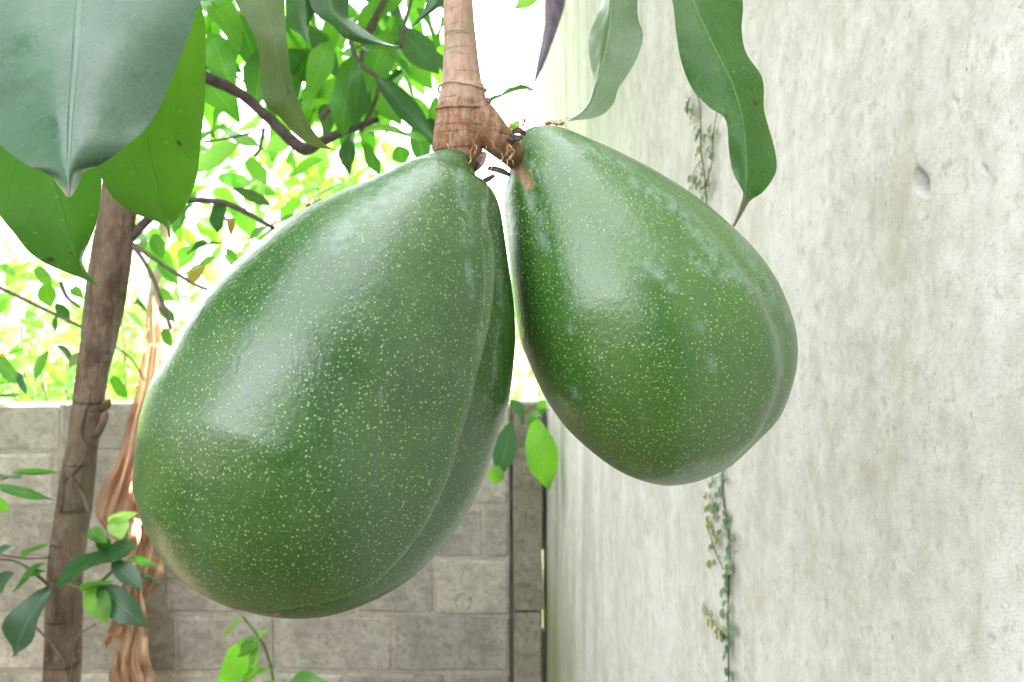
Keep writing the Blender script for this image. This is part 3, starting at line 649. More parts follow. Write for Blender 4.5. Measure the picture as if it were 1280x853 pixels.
# ---- leafy twig at the upper left, close to the lens
t1 = empty('leafy_twig', at(140, -150, .3), 'broad glossy leaf in front of two bright green leaves, upper left corner', 'leaves', 'leafy twigs hanging in front')
bm = bmesh.new(); smooth_tube(bm, [at(300, -420, .42), at(220, -260, .36), at(150, -160, .32), at(110, -90, .31)], [.004, .0035, .003, .002], 14, 8); build('twig', bm, M['green_twig'], t1)
hero_leaf('leaf', t1, [((90, -150), (108, -150), (128, -150)), ((-20, -90), (106, -90), (240, -95)), ((-62, -30), (102, -30), (262, -40)), ((-66, 20), (98, 20), (246, 14)), ((-52, 80), (94, 80), (222, 80)), ((-30, 140), (89, 140), (192, 148)), ((0, 181), (87, 181), (160, 181)), ((34, 206), (86, 206), (126, 206)), ((60, 219), (86, 220), (106, 215)), ((74, 234), (87, 236), (98, 231)), ((83, 246), (86, 247), (90, 245))],
    [.335, .325, .312, .302, .292, .282, .275, .27, .267, .265, .263], M['leaf_waxy'], .014, .014, .004, 2.2, 48, 1.)
hero_leaf('leaf', t1, [((130, -120), (140, -120), (150, -120)), ((95, -60), (155, -60), (225, -60)), ((92, 20), (163, 20), (254, 17)), ((98, 80), (170, 80), (257, 63)), ((104, 140), (177, 140), (256, 127)), ((114, 190), (186, 190), (251, 177)), ((130, 229), (195, 224), (246, 222)), ((143, 249), (200, 248), (233, 256)), ((168, 267), (206, 268), (219, 276)), ((204, 281), (209, 282), (213, 283)), ((211, 297), (212, 297), (213, 297))],
    [.36, .365, .37, .375, .375, .372, .368, .365, .36, .358, .355], M['leaf_under'], -.006, .008, .002, 2, 40, 2., 'bright green translucent leaf with a grey blotch')
hero_leaf('leaf', t1, [((20, -90), (35, -90), (50, -90)), ((-70, 20), (40, 20), (120, 20)), ((-66, 120), (50, 120), (130, 120)), ((-40, 210), (62, 205), (128, 200)), ((0, 270), (78, 262), (126, 245)), ((17, 291), (86, 290), (121, 276)), ((36, 315), (94, 314), (112, 302)), ((58, 330), (98, 328), (104, 320)), ((86, 342), (103, 338), (105, 333)), ((104, 349), (110, 350), (112, 345)), ((121, 359), (122, 359), (123, 358))],
    [.36, .37, .38, .38, .375, .37, .365, .362, .36, .355, .35], M['leaf_under'], -.008, .01, .002, 2, 40, 4., 'bright green translucent leaf with a long curled tip')
# ---- narrow leaf and dark leaf tips at the top
t2 = empty('leafy_twig', at(380, -170, .42), 'narrow olive leaf with dark leaf tips beside it at the top', 'leaves', 'leafy twigs hanging in front')
bm = bmesh.new(); smooth_tube(bm, [at(520, -300, .5), at(450, -200, .46), at(380, -150, .43), at(330, -110, .41)], [.004, .0035, .003, .002], 14, 8); build('twig', bm, M['green_twig'], t2)
hero_leaf('leaf', t2, [((322, -110), (330, -110), (338, -110)), ((284, -50), (318, -55), (352, -60)), ((294, 0), (326, -2), (355.5, -5)), ((308, 25), (335, 22), (356.5, 20)), ((319, 49), (342, 48), (358, 45)), ((325, 77), (347, 74), (361, 70)), ((327, 112), (354, 108), (364, 97)), ((333, 131), (361, 130), (370, 117)), ((348, 145), (370, 148), (381, 145)), ((368, 167), (384, 168), (395, 168)), ((392, 183), (402, 184), (411, 184)), ((428, 189), (429, 189), (430, 189))],
    [.44, .43, .415, .405, .395, .39, .385, .38, .38, .378, .375, .37], M['leaf_olive'], .006, -.004, .0015, 3, 44, 0.)
hero_leaf('leaf', t2, [((360, -80), (368, -80), (376, -80)), ((354, -30), (376, -30), (400, -30)), ((357, 0), (378, 0), (397, 0)), ((358, 29), (379, 22), (393, 16)), ((366, 38), (380, 36), (386, 31)), ((376, 45), (382, 45), (385, 42)), ((383, 57), (383.6, 57), (384, 57))],
    [.47, .47, .465, .46, .455, .45, .445], M['leaf_dark'], .01, .004, .001, 2, 26, 0.)
hero_leaf('leaf', t2, [((370, -90), (380, -95), (390, -100)), ((370, -40), (398, -45), (432, -50)), ((386, 0), (412, -5), (436, -8)), ((394, 17), (416, 12), (436, 20)), ((414, 31), (430, 28), (445, 28.5)), ((430, 47), (446, 42), (462, 42)), ((450, 54), (464, 50), (478, 51)), ((474, 57), (482, 56), (490, 56)), ((498, 58.5), (499, 58), (500, 58))],
    [.47, .465, .455, .45, .445, .44, .438, .435, .432], M['leaf_dark'], .004, .012, .002, 2, 34, 0.)
hero_leaf('leaf', t2, [((560, -60), (568, -56), (574, -50)), ((538, -22), (552, -10), (564, -2)), ((532, 8), (540, 9), (549, 9)), ((524, 20), (527, 21), (531, 22)), ((512, 36), (512.5, 36), (513, 36))],
    [.47, .46, .45, .445, .44], M['leaf_dark'], .004, .006, 0, 2, 20, 0.)
# ---- two leaves in front of the white wall
t3 = empty('leafy_twig', at(830, -170, .44), 'curled leaf and long wavy leaf hanging in front of the white wall', 'leaves', 'leafy twigs hanging in front')
bm = bmesh.new(); smooth_tube(bm, [at(640, -330, .5), at(740, -220, .46), at(830, -160, .44), at(860, -110, .44)], [.004, .0035, .003, .002], 14, 8); build('twig', bm, M['green_twig'], t3)
hero_leaf('leaf', t3, [((775, -120), (782, -120), (790, -120)), ((752, -50), (768, -50), (800, -55)), ((752.6, 0), (764, 0), (797, 0)), ((746, 20), (762.5, 26), (798, 24)), ((737.5, 42), (759, 50), (804, 45)), ((736, 62), (756, 66), (797, 71)), ((739, 86), (750, 92), (785, 93)), ((742, 105), (744, 106), (773, 111)), ((734, 128), (737, 127), (766, 131)), ((721, 142), (726, 141), (748, 146)), ((709, 151.5), (710, 151.5), (711, 152))],
    [.47, .455, .445, .44, .435, .43, .425, .42, .415, .41, .405], M['leaf_fold'], .032, -.008, .0015, 2.5, 44, .5, 'green leaf folded along its midrib, tip touching the fruit top')
hero_leaf('leaf', t3, [((842, -100), (850, -100), (860, -100)), ((826, -45), (856, -45), (912, -45)), ((840, 0), (867, 0), (928, 0)), ((845, 40), (884, 40), (927, 37)), ((851, 75), (900, 72), (933, 67)), ((864, 109), (914, 100), (953, 98)), ((886, 134), (925, 133), (955, 136)), ((907, 150), (929, 155), (961, 160)), ((911, 187), (932, 184), (969, 190)), ((916, 215), (933, 212), (970, 215)), ((924, 231), (932, 234), (955, 239)), ((929, 243), (931.5, 248), (938, 251)), ((924, 260), (926, 262), (930, 264)), ((915, 283), (917, 284), (919, 283))],
    [.49, .475, .462, .452, .446, .442, .44, .438, .434, .43, .426, .424, .422, .418], M['leaf_tipped'], .006, .008, .004, 3.2, 56, .8, 'long wavy-edged dark green leaf with a dry brown tip')

# ---- withered strip by the sky and a grey leaf behind the stalk
dl_ = empty('dry_leaf', at(700, -60, 1.5), 'withered purple-brown leaf strip hanging against the bright sky, top centre', 'leaf')
hero_leaf('blade', dl_, [((694, -60), (702, -60), (712, -60)), ((682, 0), (692, 0), (707, 0)), ((681, 30), (688, 32), (699, 30)), ((675, 60), (682, 62), (689, 58)), ((670, 85), (674, 85), (679, 84)), ((667, 104), (668, 105), (670, 104))], [1.5]*6, M['dry_purple'], .03, .03, .01, 3, 22)

# ------------------------------------------------------------------ garden tree
TY = 1.42
tr = empty('avocado_tree', at(78, 1500, TY), 'brown-barked avocado tree, its trunk in front of the block wall on the left', 'tree')
tp = [(74, 1560), (76, 1100), (78, 853), (84, 700), (96, 600), (111, 500), (127, 400), (141, 300), (152, 235), (168, 120), (185, 0), (205, -160), (215, -400)]
tw = [32, 25, 21.5, 21, 19.5, 18.5, 21, 22.5, 23, 22, 21, 18, 12]
bm = bmesh.new(); smooth_tube(bm, [at(x, y, TY) for x, y in tp], [w/1000*TY for w in tw], 150, 24, .2, 2)
build('trunk', bm, M['bark'], tr)
# bark ridges and the old vine scars on the trunk
for P in ([(110, 500), (100, 540), (108, 566), (92, 590), (80, 604), (76, 640)], [(88, 595), (103, 620), (110, 640)], [(122, 320), (113, 360), (117, 400), (112, 440)]):
    bm = bmesh.new(); smooth_tube(bm, [at(x, y, TY-.0275) for x, y in P], [.0026]*len(P), 22, 6, .5); build('vine_scar', bm, M['bark'], tr)
bm = bmesh.new(); smooth_tube(bm, [at(122, 512, TY), at(132, 506, TY-.01), at(137, 500, TY-.012)], [.009, .007, .003], 8, 8, .9); build('branch_stub', bm, M['bark'], tr)
bm = bmesh.new(); smooth_tube(bm, [at(120, 545, TY), at(129, 530, TY-.01), at(133, 515, TY-.012)], [.008, .007, .003], 8, 8, .9); build('branch_stub', bm, M['bark'], tr)
twig(tr, [(180, 30), (225, 75), (258, 97), (300, 117), (338, 150), (378, 186), (400, 178), (432, 164), (472, 150)], [TY, 1.5, 1.55, 1.6, 1.62, 1.65, 1.7, 1.75, 1.8], [.017, .014, .0115, .011, .011, .013, .011, .0095, .007], 'limb', 'limb', 40)
twig(tr, [(160, 300), (190, 270), (215, 252), (270, 252), (300, 262), (345, 287)], TY, [.009, .008, .006, .0055, .005, .004], 'limb', 'limb', 20)
twig(tr, [(155, 300), (172, 315), (190, 345), (205, 385), (214, 412)], TY, .0045)
twig(tr, [(158, 300), (180, 315), (225, 345), (256, 361), (300, 372)], TY, .0042)
twig(tr, [(60, 330), (40, 372), (0, 359), (-40, 345)][::-1] and [(-40, 345), (0, 360), (50, 384), (100, 408), (118, 418)], TY, .0042)
twig(tr, [(75, 352), (84, 372), (100, 384)], TY, .004)
twig(tr, [(330, 160), (325, 185), (318, 196)], 1.62, .004); twig(tr, [(255, 178), (290, 172), (330, 162)], 1.6, .003)
twig(tr, [(438, 50), (447, 78), (470, 95), (474, 105), (468, 130), (458, 150), (452, 165)], 1.75, .006)
twig(tr, [(455, 62), (462, 40), (480, 5), (500, -40)], 1.95, .012, 'twig', 'limb')
twig(tr, [(400, 150), (440, 100), (455, 60)], 1.85, .008)
twig(tr, [(500, 60), (506, 30), (520, -20)], 1.8, .005)
twig(tr, [(140, 430), (165, 450), (180, 475)], TY+.1, .002); twig(tr, [(120, 780), (95, 800), (88, 853)], TY-.06, .0016); twig(tr, [(40, 778), (62, 803), (82, 830)], TY-.08, .0015)
# hand-placed leaves in view: base, tip, width (pixels), distance, material
LV = [((415, 50), (368, 128), 34, 1.7, 'leaf_mid'), ((440, 70), (424, 174), 36, 1.65, 'leaf_mid'), ((446, 76), (452, 152), 26, 1.72, 'leaf_dark'), ((445, 56), (512, 82), 28, 1.75, 'leaf_mid'), ((497, 32), (549, 86), 36, 1.8, 'leaf_dark'),
  ((470, 98), (545, 176), 26, 1.7, 'leaf_dark'), ((468, 105), (502, 156), 30, 1.8, 'leaf_mid'), ((452, 166), (533, 172), 28, 1.85, 'leaf_mid'), ((440, 165), (437, 224), 22, 1.8, 'leaf_dark'), ((455, 180), (480, 214), 24, 1.85, 'leaf_mid'), ((496, 182), (506, 204), 22, 1.9, 'leaf_mid'), ((444, 222), (366, 244), 36, 1.8, 'leaf_mid'),
  ((512, 78), (542, 112), 24, 1.9, 'leaf_bright'), ((500, 92), (520, 125), 26, 1.95, 'leaf_bright'), ((262, 0), (300, 62), 34, 1.75, 'leaf_mid'), ((300, 20), (322, 92), 30, 1.8, 'leaf_mid'), ((262, 40), (290, 110), 36, 1.85, 'leaf_mid'), ((250, 90), (300, 150), 34, 1.85, 'leaf_mid'), ((330, 60), (318, 140), 32, 1.8, 'leaf_mid'), ((290, 120), (262, 170), 28, 1.9, 'leaf_mid'), ((345, 90), (360, 150), 30, 1.85, 'leaf_dark'), ((360, 60), (400, 110), 30, 1.95, 'leaf_mid'), ((385, 60), (352, 120), 30, 2.0, 'leaf_mid'),
  ((420, 20), (395, 80), 30, 2.0, 'leaf_mid'), ((470, 20), (440, 70), 30, 2.05, 'leaf_bright'), ((520, 10), (548, 60), 30, 2.0, 'leaf_mid'), ((400, 100), (380, 160), 30, 2.0, 'leaf_mid'), ((430, 110), (470, 150), 34, 2.05, 'leaf_mid'), ((500, 130), (540, 150), 30, 2.05, 'leaf_mid'), ((545, 120), (552, 182), 22, 2.0, 'leaf_mid'), ((555, 20), (545, 60), 24, 2., 'leaf_mid'), ((400, 20), (430, 60), 30, 2.1, 'leaf_bright'), ((530, 150), (552, 190), 22, 2.0, 'leaf_dark'), ((300, -10), (340, 30), 34, 1.9, 'leaf_mid'), ((350, 10), (330, 60), 34, 1.95, 'leaf_dark'), ((410, 130), (398, 176), 26, 1.95, 'leaf_dark'),
  ((290, 235), (345, 254), 15, 1.45, 'leaf_dark'), ((332, 220), (276, 234), 12, 1.47, 'leaf_dark'), ((276, 250), (268, 292), 25, 1.43, 'leaf_dark'), ((368, 268), (306, 296), 28, 1.5, 'leaf_mid'), ((238, 254), (216, 292), 20, 1.42, 'leaf_mid'), ((310, 198), (334, 224), 22, 1.6, 'leaf_bright'), ((193, 292), (203, 324), 16, 1.45, 'leaf_mid'), ((178, 286), (172, 316), 18, 1.45, 'leaf_mid'), ((278, 303), (234, 314), 9, 1.5, 'leaf_dark'), ((272, 321), (230, 334), 11, 1.5, 'leaf_bright'), ((283, 311), (296, 325), 9, 1.5, 'leaf_mid'), ((258, 332), (226, 350), 22, 1.55, 'leaf_yellow'), ((282, 270), (290, 292), 12, 1.5, 'leaf_yellow'),
  ((164, 378), (182, 386), 9, 1.5, 'leaf_mid'), ((196, 362), (216, 374), 13, 1.5, 'leaf_bright'), ((200, 382), (218, 396), 13, 1.45, 'leaf_mid'), ((216, 372), (246, 366), 10, 1.5, 'leaf_bright'), ((205, 410), (212, 432), 14, 1.5, 'leaf_bright'), ((300, 372), (330, 378), 10, 1.5, 'leaf_mid'), ((250, 238), (232, 260), 12, 1.6, 'leaf_bright'), ((340, 285), (330, 312), 18, 1.6, 'leaf_mid'),
  ((54, 355), (66, 386), 20, 1.45, 'leaf_mid'), ((70, 380), (86, 404), 14, 1.45, 'leaf_dark'), ((72, 394), (68, 416), 11, 1.45, 'leaf_dark'), ((64, 438), (42, 476), 17, 1.5, 'leaf_mid'), ((70, 433), (94, 454), 13, 1.5, 'leaf_dark'), ((34, 437), (6, 442), 7, 1.5, 'leaf_bright'), ((-6, 446), (22, 478), 18, 1.5, 'leaf_mid'), ((-10, 440), (8, 470), 18, 1.55, 'leaf_yellow'), ((22, 464), (31, 492), 9, 1.5, 'leaf_gloss'), ((46, 334), (62, 352), 15, 1.6, 'leaf_bright'), ((-4, 496), (24, 490), 6, 1.5, 'leaf_mid'), ((10, 372), (-12, 395), 14, 1.6, 'leaf_bright'), ((20, 345), (0, 330), 12, 1.6, 'leaf_bright'), ((24, 478), (-6, 482), 10, 1.5, 'leaf_bright'), ((88, 360), (104, 372), 12, 1.5, 'leaf_mid'), ((140, 470), (158, 500), 16, 1.52, 'leaf_mid'), ((100, 440), (86, 462), 10, 1.5, 'leaf_olive'),
  ((668, 112), (606, 126), 15, 1.7, 'leaf_mid'), ((628, 146), (644, 166), 18, 1.7, 'leaf_bright'), ((650, 150), (636, 166), 12, 1.75, 'leaf_pale'), ((690, -14), (640, 12), 18, 2.2, 'leaf_pale')]
for b, t, w, Y, m_ in LV: pl(tr, b, t, w, Y, m_, rl.uniform(-.05, .05))
twig(tr, [(668, 112), (654, 118), (653, 146)], 1.75, .0025)
# low sprouts on the trunk
twig(tr, [(100, 735), (125, 728), (150, 700), (160, 660)], TY-.06, .003, 'green_twig'); twig(tr, [(60, 730), (20, 702), (-30, 700)], TY-.06, .0028); twig(tr, [(62, 697), (30, 698), (-20, 690)], TY-.04, .0025)
twig(tr, [(125, 730), (112, 738), (78, 728)], TY-.06, .0025, 'green_twig'); twig(tr, [(-30, 605), (0, 600), (30, 592)], TY-.04, .0022)
LS = [((167, 678), (60, 727), 40, 'leaf_dark', .4), ((60, 733), (12, 822), 40, 'leaf_gloss', -.1), ((112, 733), (133, 778), 28, 'leaf_bright', 0), ((122, 732), (182, 784), 32, 'leaf_gloss', .2), ((140, 703), (178, 735), 22, 'leaf_gloss', -.2), ((146, 644), (150, 674), 24, 'leaf_pale', 0), ((134, 652), (172, 641), 12, 'leaf_pale', .6), ((58, 704), (14, 740), 16, 'leaf_mid', .3), ((28, 697), (58, 680), 8, 'leaf_mid', .2), ((-4, 608), (55, 621), 12, 'leaf_mid', .3), ((14, 592), (72, 590), 8, 'leaf_mid', .3), ((-14, 601), (28, 596), 10, 'leaf_gloss', -.5), ((-14, 694), (20, 682), 16, 'leaf_gloss', -.4), ((18, 716), (-8, 742), 20, 'leaf_gloss', -.3), ((-4, 618), (8, 642), 12, 'leaf_mid', 0), ((162, 696), (194, 708), 9, 'leaf_bright', .3), ((172, 720), (206, 730), 6, 'leaf_gloss', -.4), ((110, 662), (134, 678), 16, 'leaf_mid', 0), ((118, 672), (140, 690), 16, 'leaf_dark', 0), ((100, 738), (140, 726), 9, 'leaf_mid', .3), ((60, 715), (26, 722), 9, 'leaf_mid', .2)]
for b, t, w, m_, ro in LS: pl(tr, b, t, w, TY-.08, m_, rl.uniform(-.03, .03), ro)
# fill leaves on the limbs behind the hand-placed ones, each its own part
for k in range(150):
    Y = rl.uniform(1.9, 2.7); x, y = rl.uniform(225, 560), rl.uniform(-40, 150)
    if y > 95 and (x < 360) and rl.random() < .8: continue
    if x > 470 and 95 < y < 150 and rl.random() < .6: continue
    if rl.random() < .08: continue
    L = rl.uniform(.11, .19); a = rl.uniform(.1, math.pi-.1)
    P0 = at(x, y, Y); P1 = P0+Vector((math.cos(a)*L, rl.uniform(-.05, .05), -abs(math.sin(a))*L))
    place_leaf(tr, P0, P1, L*rl.uniform(.33, .45), rl.choice(['leaf_mid', 'leaf_mid', 'leaf_bright', 'leaf_dark']))
for k in range(60):
    Y = rl.uniform(2.0, 3.0); x, y = rl.uniform(170, 420), rl.uniform(130, 330)
    if y > 330-(x-300)*.55: continue
    L = rl.uniform(.09, .16); a = rl.uniform(.0, math.pi); P0 = at(x, y, Y)
    place_leaf(tr, P0, P0+Vector((math.cos(a)*L, rl.uniform(-.05, .05), -abs(math.sin(a))*L*.8)), L*rl.uniform(.36, .48), rl.choice(['leaf_mid', 'leaf_bright', 'leaf_bright', 'leaf_pale']))
# crown above the frame: limbs and one mass of leaves
for P, r in (([(-.55, 1.42, 2.6), (-.3, .95, 2.75), (.0, .55, 2.55), (-.03, .4, 2.05), (-.027, .375, 1.83)], [.02, .017, .013, .009, .0065]), ([(-.6, 1.42, 2.5), (-.3, 1.8, 2.9), (.1, 2.1, 3.1)], [.02, .015, .008]), ([(-.62, 1.42, 2.6), (-1.1, 1.2, 3.0), (-1.5, .9, 3.2)], [.02, .015, .008]), ([(-.0, .55, 2.55), (.13, .5, 2.2), (.17, .48, 1.93)], [.008, .006, .004]), ([(-.2, .8, 2.7), (-.3, .5, 2.3), (-.2, .4, 1.95), (-.13, .42, 1.89)], [.008, .006, .005, .004])):
    bm = bmesh.new(); smooth_tube(bm, P, r, 24, 8, .1); build('limb', bm, M['limb'], tr)
def leaf_mass(name, parent, pts, mats, lmin, lmax, base=None, down=.7):
    bm = bmesh.new(); uvl = bm.loops.layers.uv.new('UVMap')
    for p in pts:
        L = rl.uniform(lmin, lmax); a = rl.uniform(0, 6.283); d = Vector((math.cos(a), math.sin(a), -rl.uniform(0, 2)*down)).normalized(); s = d.cross(Vector((rl.uniform(-.5, .5), rl.uniform(-.5, .5), 1))).normalized()*L*.2; n = d.cross(s).normalized()
        mid = p+d*L*.5+n*L*.06
        v = [bm.verts.new(q) for q in (p, mid-d*L*.12-s, mid-d*L*.05+n*-L*.04, mid-d*L*.12+s, p+d*L)]
        for tri, uv in (((0, 2, 1), ((.5, 0), (.5, .4), (0, .4))), ((0, 3, 2), ((.5, 0), (1, .4), (.5, .4))), ((1, 2, 4), ((0, .4), (.5, .4), (.5, 1))), ((2, 3, 4), ((.5, .4), (1, .4), (.5, 1)))):
            f = bm.faces.new([v[i] for i in tri]); f.material_index = rl.randrange(len(mats))
            for lp, q in zip(f.loops, uv): lp[uvl].uv = q
    o = build(name, bm, M[mats[0]], parent, True, base)
    for m_ in mats[1:]: o.data.materials.append(M[m_])
    o['kind'] = 'stuff'; return o
pts = []
while len(pts) < 900:
    v = Vector((rl.gauss(0, 1), rl.gauss(0, 1), rl.gauss(0, 1))).normalized()*rl.uniform(.3, 1)
    p = Vector((-.75+v.x*1.1, 1.6+v.y*1.0, 3.0+v.z*.75))
    if p.z > CAMZ+.43*p.y+.42 and p.x < .1: pts.append(p)
while len(pts) < 2100:  # unseen side lobe, added to darken reflections of the sky at left
    p = Vector((rl.gauss(-2.6, .6), rl.gauss(1.7, .6), rl.gauss(2.9, .65)))
    if p.x < -.68*p.y-.35: pts.append(p)
leaf_mass('crown', tr, pts, ['leaf_mid', 'leaf_dark'], .14, .24)

# ------------------------------------------------------------------ slender pale tree and its dry leaf
st_ = empty('slender_tree', (at(200, 500, 3.1).x, 3.1, 0), 'pale pinkish slender trunk standing just behind the block wall', 'tree')
bm = bmesh.new(); smooth_tube(bm, [at(204, 1000, 3.1), at(202, 520, 3.1), at(198, 400, 3.1), at(206, 330, 3.1), at(216, 240, 3.12), at(230, 100, 3.2)], [.055, .05, .045, .045, .038, .02], 40, 14, .15); build('trunk', bm, M['pale_trunk'], st_)
for (x, y) in ((190, 400), (200, 430), (182, 470)):
    hero_leaf('dry_sheath', st_, [((x-3, y-30), (x, y-30), (x+4, y-30)), ((x-9, y), (x, y), (x+9, y)), ((x-5, y+30), (x+2, y+32), (x+7, y+28)), ((x, y+55), (x+3, y+56), (x+5, y+54))], [3.04, 3.03, 3.02, 3.02], M['dry'], .03, .03, .01, 2, 14)
pts = [Vector((st_.location.x+rl.gauss(0, .45), 3.4+rl.gauss(0, .35), 2.85+rl.gauss(0, .3))) for _ in range(160)]
leaf_mass('crown', st_, pts, ['leaf_bright', 'leaf_pale'], .12, .2)
db = empty('dry_leaf', at(180, 480, 2.7), 'large crumpled brown dry leaf draped down the block wall left of the big avocado', 'leaf')
hero_leaf('blade', db, [((184, 430), (192, 430), (200, 430)), ((172, 480), (186, 485), (198, 490)), ((158, 530), (172, 545), (196, 555)), ((146, 575), (160, 590), (190, 596)), ((126, 612), (150, 625), (182, 640)), ((119, 640), (140, 652), (170, 668)), ((132, 662), (142, 666), (156, 676)), ((146, 676), (148, 677), (152, 680))],
    [2.95, 2.84, 2.76, 2.73, 2.71, 2.71, 2.72, 2.73], M['dry'], .05, -.06, .05, 3.3, 60, 1., None, 0., .015)
hero_leaf('blade', db, [((168, 590), (178, 590), (196, 590)), ((160, 625), (176, 630), (200, 632)), ((166, 660), (184, 662), (204, 668)), ((160, 690), (180, 694), (206, 704)), ((158, 715), (172, 722), (200, 728)), ((150, 742), (166, 748), (180, 750)), ((156, 770), (162, 770), (168, 768))],
    [2.74, 2.71, 2.69, 2.69, 2.70, 2.71, 2.72], M['dry'], -.05, .07, .06, 3.7, 60, 2.3, None, 0., .015)
hero_leaf('blade', db, [((162, 735), (168, 732), (176, 735)), ((156, 762), (168, 764), (182, 762)), ((148, 792), (164, 795), (184, 790)), ((142, 822), (158, 828), (186, 820)), ((136, 850), (164, 850), (192, 842)), ((150, 880), (166, 885), (198, 872))],
    [2.71, 2.70, 2.69, 2.68, 2.68, 2.69], M['dry'], .06, -.05, .05, 2.6, 50, .4, None, 0., .015)
hero_leaf('blade', db, [((133, 812), (139, 804), (148, 798)), ((131, 800), (142, 790), (155, 782)), ((140, 778), (150, 774), (162, 770)), ((154, 752), (160, 752), (167, 752))], [2.72]*4, M['dry'], -.02, -.02, .02, 3, 16)

# ------------------------------------------------------------------ small plants
wp = empty('wall_plant', at(655, 505, 2.72), 'small plant with drooping leaves on top of the wall corner, between the avocados', 'plant')
twig(wp, [(655, 515), (650, 505), (640, 500)], 2.72, .005, 'green_twig', 'stem'); twig(wp, [(655, 518), (664, 508), (674, 515), (672, 525)], 2.72, .005, 'green_twig', 'stem')
for b, t, w, m_, ro in (((640, 526), (620, 598), 28, 'leaf_gloss', 0), ((668, 520), (686, 614), 36, 'leaf_bright', .15), ((622, 582), (619, 606), 20, 'leaf_bright', 0), ((636, 498), (656, 530), 20, 'leaf_gloss', -.5), ((680, 510), (658, 528), 14, 'leaf_mid', .3), ((672, 502), (684, 512), 14, 'leaf_bright', 0), ((668, 510), (690, 510), 6, 'leaf_gloss', -.6), ((626, 510), (612, 540), 22, 'leaf_gloss', .2)):
    pl(wp, b, t, w, 2.5, m_, 0, ro)
sp_ = empty('seedling', at(346, 1150, 1.8), 'young bright green seedling with pale new leaves at the bottom, below the big avocado', 'plant')
twig(sp_, [(352, 1150), (349, 950), (342, 853), (333, 815), (324, 797), (303, 770)], 1.8, .004, 'green_twig', 'stem', 24)
for b, t, w, m_, ro in (((304, 770), (268, 798), 11, 'leaf_pale', .3), ((324, 797), (296, 822), 20, 'leaf_pale', .2), ((324, 800), (262, 866), 36, 'leaf_bright', -.5), ((324, 797), (334, 788), 9, 'leaf_pale', 0), ((340, 838), (292, 858), 14, 'leaf_bright', .3), ((346, 862), (406, 848), 34, 'leaf_bright', -.5), ((344, 850), (312, 900), 30, 'leaf_bright', 0), ((326, 806), (310, 838), 16, 'leaf_pale', .6), ((348, 900), (400, 930), 34, 'leaf_bright', 0)):
    pl(sp_, b, t, w, 1.78, m_, rl.uniform(-.04, .04), ro)

# creeper on the plaster wall
cr = empty('wall_creeper', on_wall(915, 900), 'thin strand of small-leaved creeper running up the white plaster wall', 'plant')
rc = random.Random(9)
def wallpt(px, py, off=.004): return on_wall(px, py)+wnor*off
strands = [([(916, 900), (915, 853), (914, 760), (916, 690), (908, 620), (906, 585), (896, 480), (890, 380), (886, 240), (880, 190), (878, 130), (868, 105), (864, 60)], .0012), ([(908, 712), (898, 690), (888, 660), (882, 755)][:3], .0008), ([(914, 800), (897, 780), (884, 758)], .0008), ([(884, 236), (893, 205), (896, 165), (900, 140)], .0007), ([(882, 200), (872, 212), (868, 238)], .0006)]
for P, r in strands:
    bm = bmesh.new(); smooth_tube(bm, [wallpt(x, y) for x, y in P], [r]*len(P), 10*len(P), 6); build('stem', bm, M['twig'], cr)
def creeper_leaf(px, py, s, m_):
    p = wallpt(px, py, .005); a = rc.uniform(-2.4, -.7)
    d = wdir*math.cos(a)*1.0+Vector((0, 0, math.sin(a))); d = (d+wnor*rc.uniform(.1, .5)).normalized()
    place_leaf(cr, p, p+d*s, s*.62, m_, rc.uniform(-.5, .5), rc.randint(0, 5), wnor+Vector((0, 0, .5)))
for k in range(80):
    y = rc.uniform(585, 870); x = np.interp(y, [585, 620, 690, 760, 870], [908, 907, 917, 914, 915])
    x += rc.gauss(0, 4 if y > 690 else 6)
    creeper_leaf(x, y, rc.uniform(.009, .017), 'leaf_creeper')
for k in range(36): creeper_leaf(rc.choice([892, 900, 898])+rc.gauss(0, 3.5), rc.uniform(612, 700), rc.uniform(.008, .014), rc.choice(['leaf_creeper', 'leaf_creeper_old']))
for k in range(16): creeper_leaf(884+k*1.4+rc.gauss(0, 2), 755+k*2.4+rc.gauss(0, 5), rc.uniform(.007, .012), 'leaf_creeper_old')
for x, y, n_ in ((866, 125, 8), (872, 140, 7), (878, 165, 7), (884, 178, 6), (897, 165, 8), (894, 190, 6), (880, 205, 6), (868, 222, 7), (876, 225, 7), (886, 232, 8), (894, 222, 6)):
    for k in range(n_): creeper_leaf(x+rc.gauss(0, 2.5), y+rc.gauss(0, 6), rc.uniform(.009, .015), rc.choice(['leaf_creeper', 'leaf_creeper', 'leaf_creeper_old']))

# ------------------------------------------------------------------ beyond the wall
def shrub(x, y, h, w, n, label, mats, lmin=.08, lmax=.13, seed=0, stuff=0):
    r = random.Random(seed); o = empty('shrub', (x, y, 0), label, 'shrub', 'shrubs beyond the block wall')
    tips = []
    for k in range(7):
        a = r.uniform(0, 6.28); q = Vector((x+math.cos(a)*w*r.uniform(.3, .9), y+math.sin(a)*w*.6, h*r.uniform(.75, 1)))
        b0 = Vector((x+r.uniform(-.1, .1), y+r.uniform(-.1, .1), 0)); mid = (b0+q)/2+Vector((r.uniform(-.15, .15), 0, .15))
        bm = bmesh.new(); smooth_tube(bm, [b0, mid, q], [.012, .008, .003], 12, 6); build('stem', bm, M['twig'], o); tips.append((mid, q))
    for k in range(n):
        m_, q = r.choice(tips); t = r.uniform(-.1, 1.05); p = m_.lerp(q, t)+Vector((r.gauss(0, .1), r.gauss(0, .1), r.gauss(0, .08)))
        L = r.uniform(lmin, lmax); a = r.uniform(0, 6.28); d = Vector((math.cos(a), math.sin(a)*.7, -r.uniform(-.2, 1.2))).normalized()
        place_leaf(o, p, p+d*L, L*r.uniform(.38, .5), r.choice(mats), None, r.randint(0, 5))
    return o
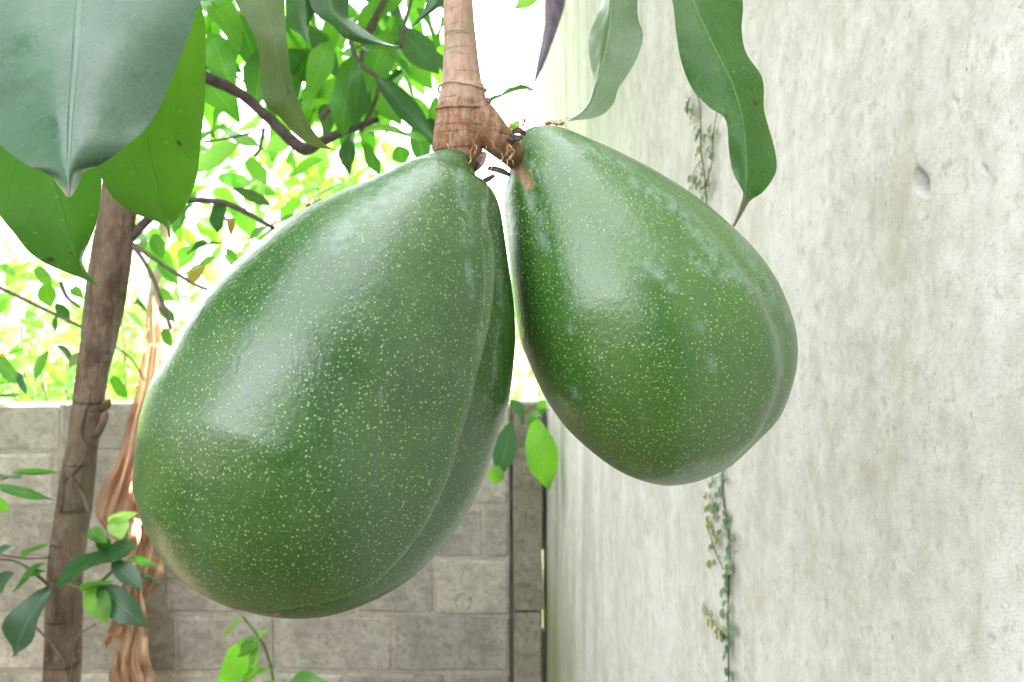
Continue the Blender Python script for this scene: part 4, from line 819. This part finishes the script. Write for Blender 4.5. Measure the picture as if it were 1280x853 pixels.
shrub(-2.35, 3.9, 1.85, .5, 170, 'leafy yellow-green shrub behind the wall at the left edge', ['leaf_pale', 'leaf_bright', 'leaf_mid'], seed=1)
shrub(-2.0, 4.7, 2.0, .6, 170, 'pale shrub behind the wall, between the brown trunk and the left edge', ['leaf_pale', 'leaf_pale', 'leaf_bright'], seed=2)
shrub(-2.9, 5.4, 2.5, .7, 240, 'pale dense shrub furthest back, left of the brown trunk', ['leaf_pale', 'leaf_pale', 'leaf_bright'], .13, .2, seed=7)
shrub(-1.55, 4.4, 2.8, .55, 240, 'light green shrub behind the pale slender trunk', ['leaf_pale', 'leaf_bright'], seed=3)
shrub(-1.35, 5.4, 3.6, .8, 300, 'taller pale shrub seen above the left slope of the big avocado', ['leaf_pale', 'leaf_pale', 'leaf_bright', 'leaf_mid'], .15, .26, seed=4)
pb = bmesh.new(); smooth_tube(pb, [at(654, 1200, 4.2), at(653, 480, 4.2), at(655, 300, 4.2), at(656, 200, 4.2)], [.018, .018, .017, .016], 14, 10)
tag(build('bamboo_pole', pb, M['pole'], None, True, at(654, 800, 4.2)), 'pale upright pole behind the wall, in the gap between the avocados', 'pole')
pts = []
while len(pts) < 5200:
    x = rl.uniform(-16, 6); y = rl.uniform(13, 19); top = 2.2+1.6*noise.noise(Vector((x*.35, y*.1, 0)))+.8*noise.noise(Vector((x*1.3, y, 5)))
    pts.append(Vector((x, y, rl.uniform(0, max(.4, top)))))
leaf_mass('far_hedge', None, pts, ['leaf_pale'], .25, .45, (-5, 16, 0))

# unseen leaf masses added left and behind, blocking sky to shape fruit highlights
def blocker_pts(n, path, top, lo=0.):
    pts = []; path = [Vector(p) for p in path]
    while len(pts) < n:
        k = rl.randrange(len(path)-1); p = path[k].lerp(path[k+1], rl.random())
        x, y = p.x+rl.uniform(-.5, .5), p.y+rl.uniform(-.5, .5)
        pts.append(Vector((x, y, rl.uniform(lo, top+.5*noise.noise(Vector((x*1.3, y*1.3, 5)))))))
    return pts
leaf_mass('tall_sky_blocker', None, blocker_pts(5000, [(-3.4, -1.3), (-3.5, 1.1), (-3.4, 3.2)], 4.9), ['leaf_blocker'], .22, .4, (-3.4, 1, 0))
leaf_mass('rear_sky_blocker', None, blocker_pts(4000, [(-.6, -2.9), (.3, -2.8), (1.2, -2.6)], 4.1), ['leaf_blocker'], .22, .4, (.3, -2.8, 0))
leaf_mass('low_sky_blocker', None, blocker_pts(2500, [(-.8, -4.6), (-2.6, -4.4), (-4.2, -2.4)], 2.3), ['leaf_blocker'], .22, .4, (-2.5, -4, 0))
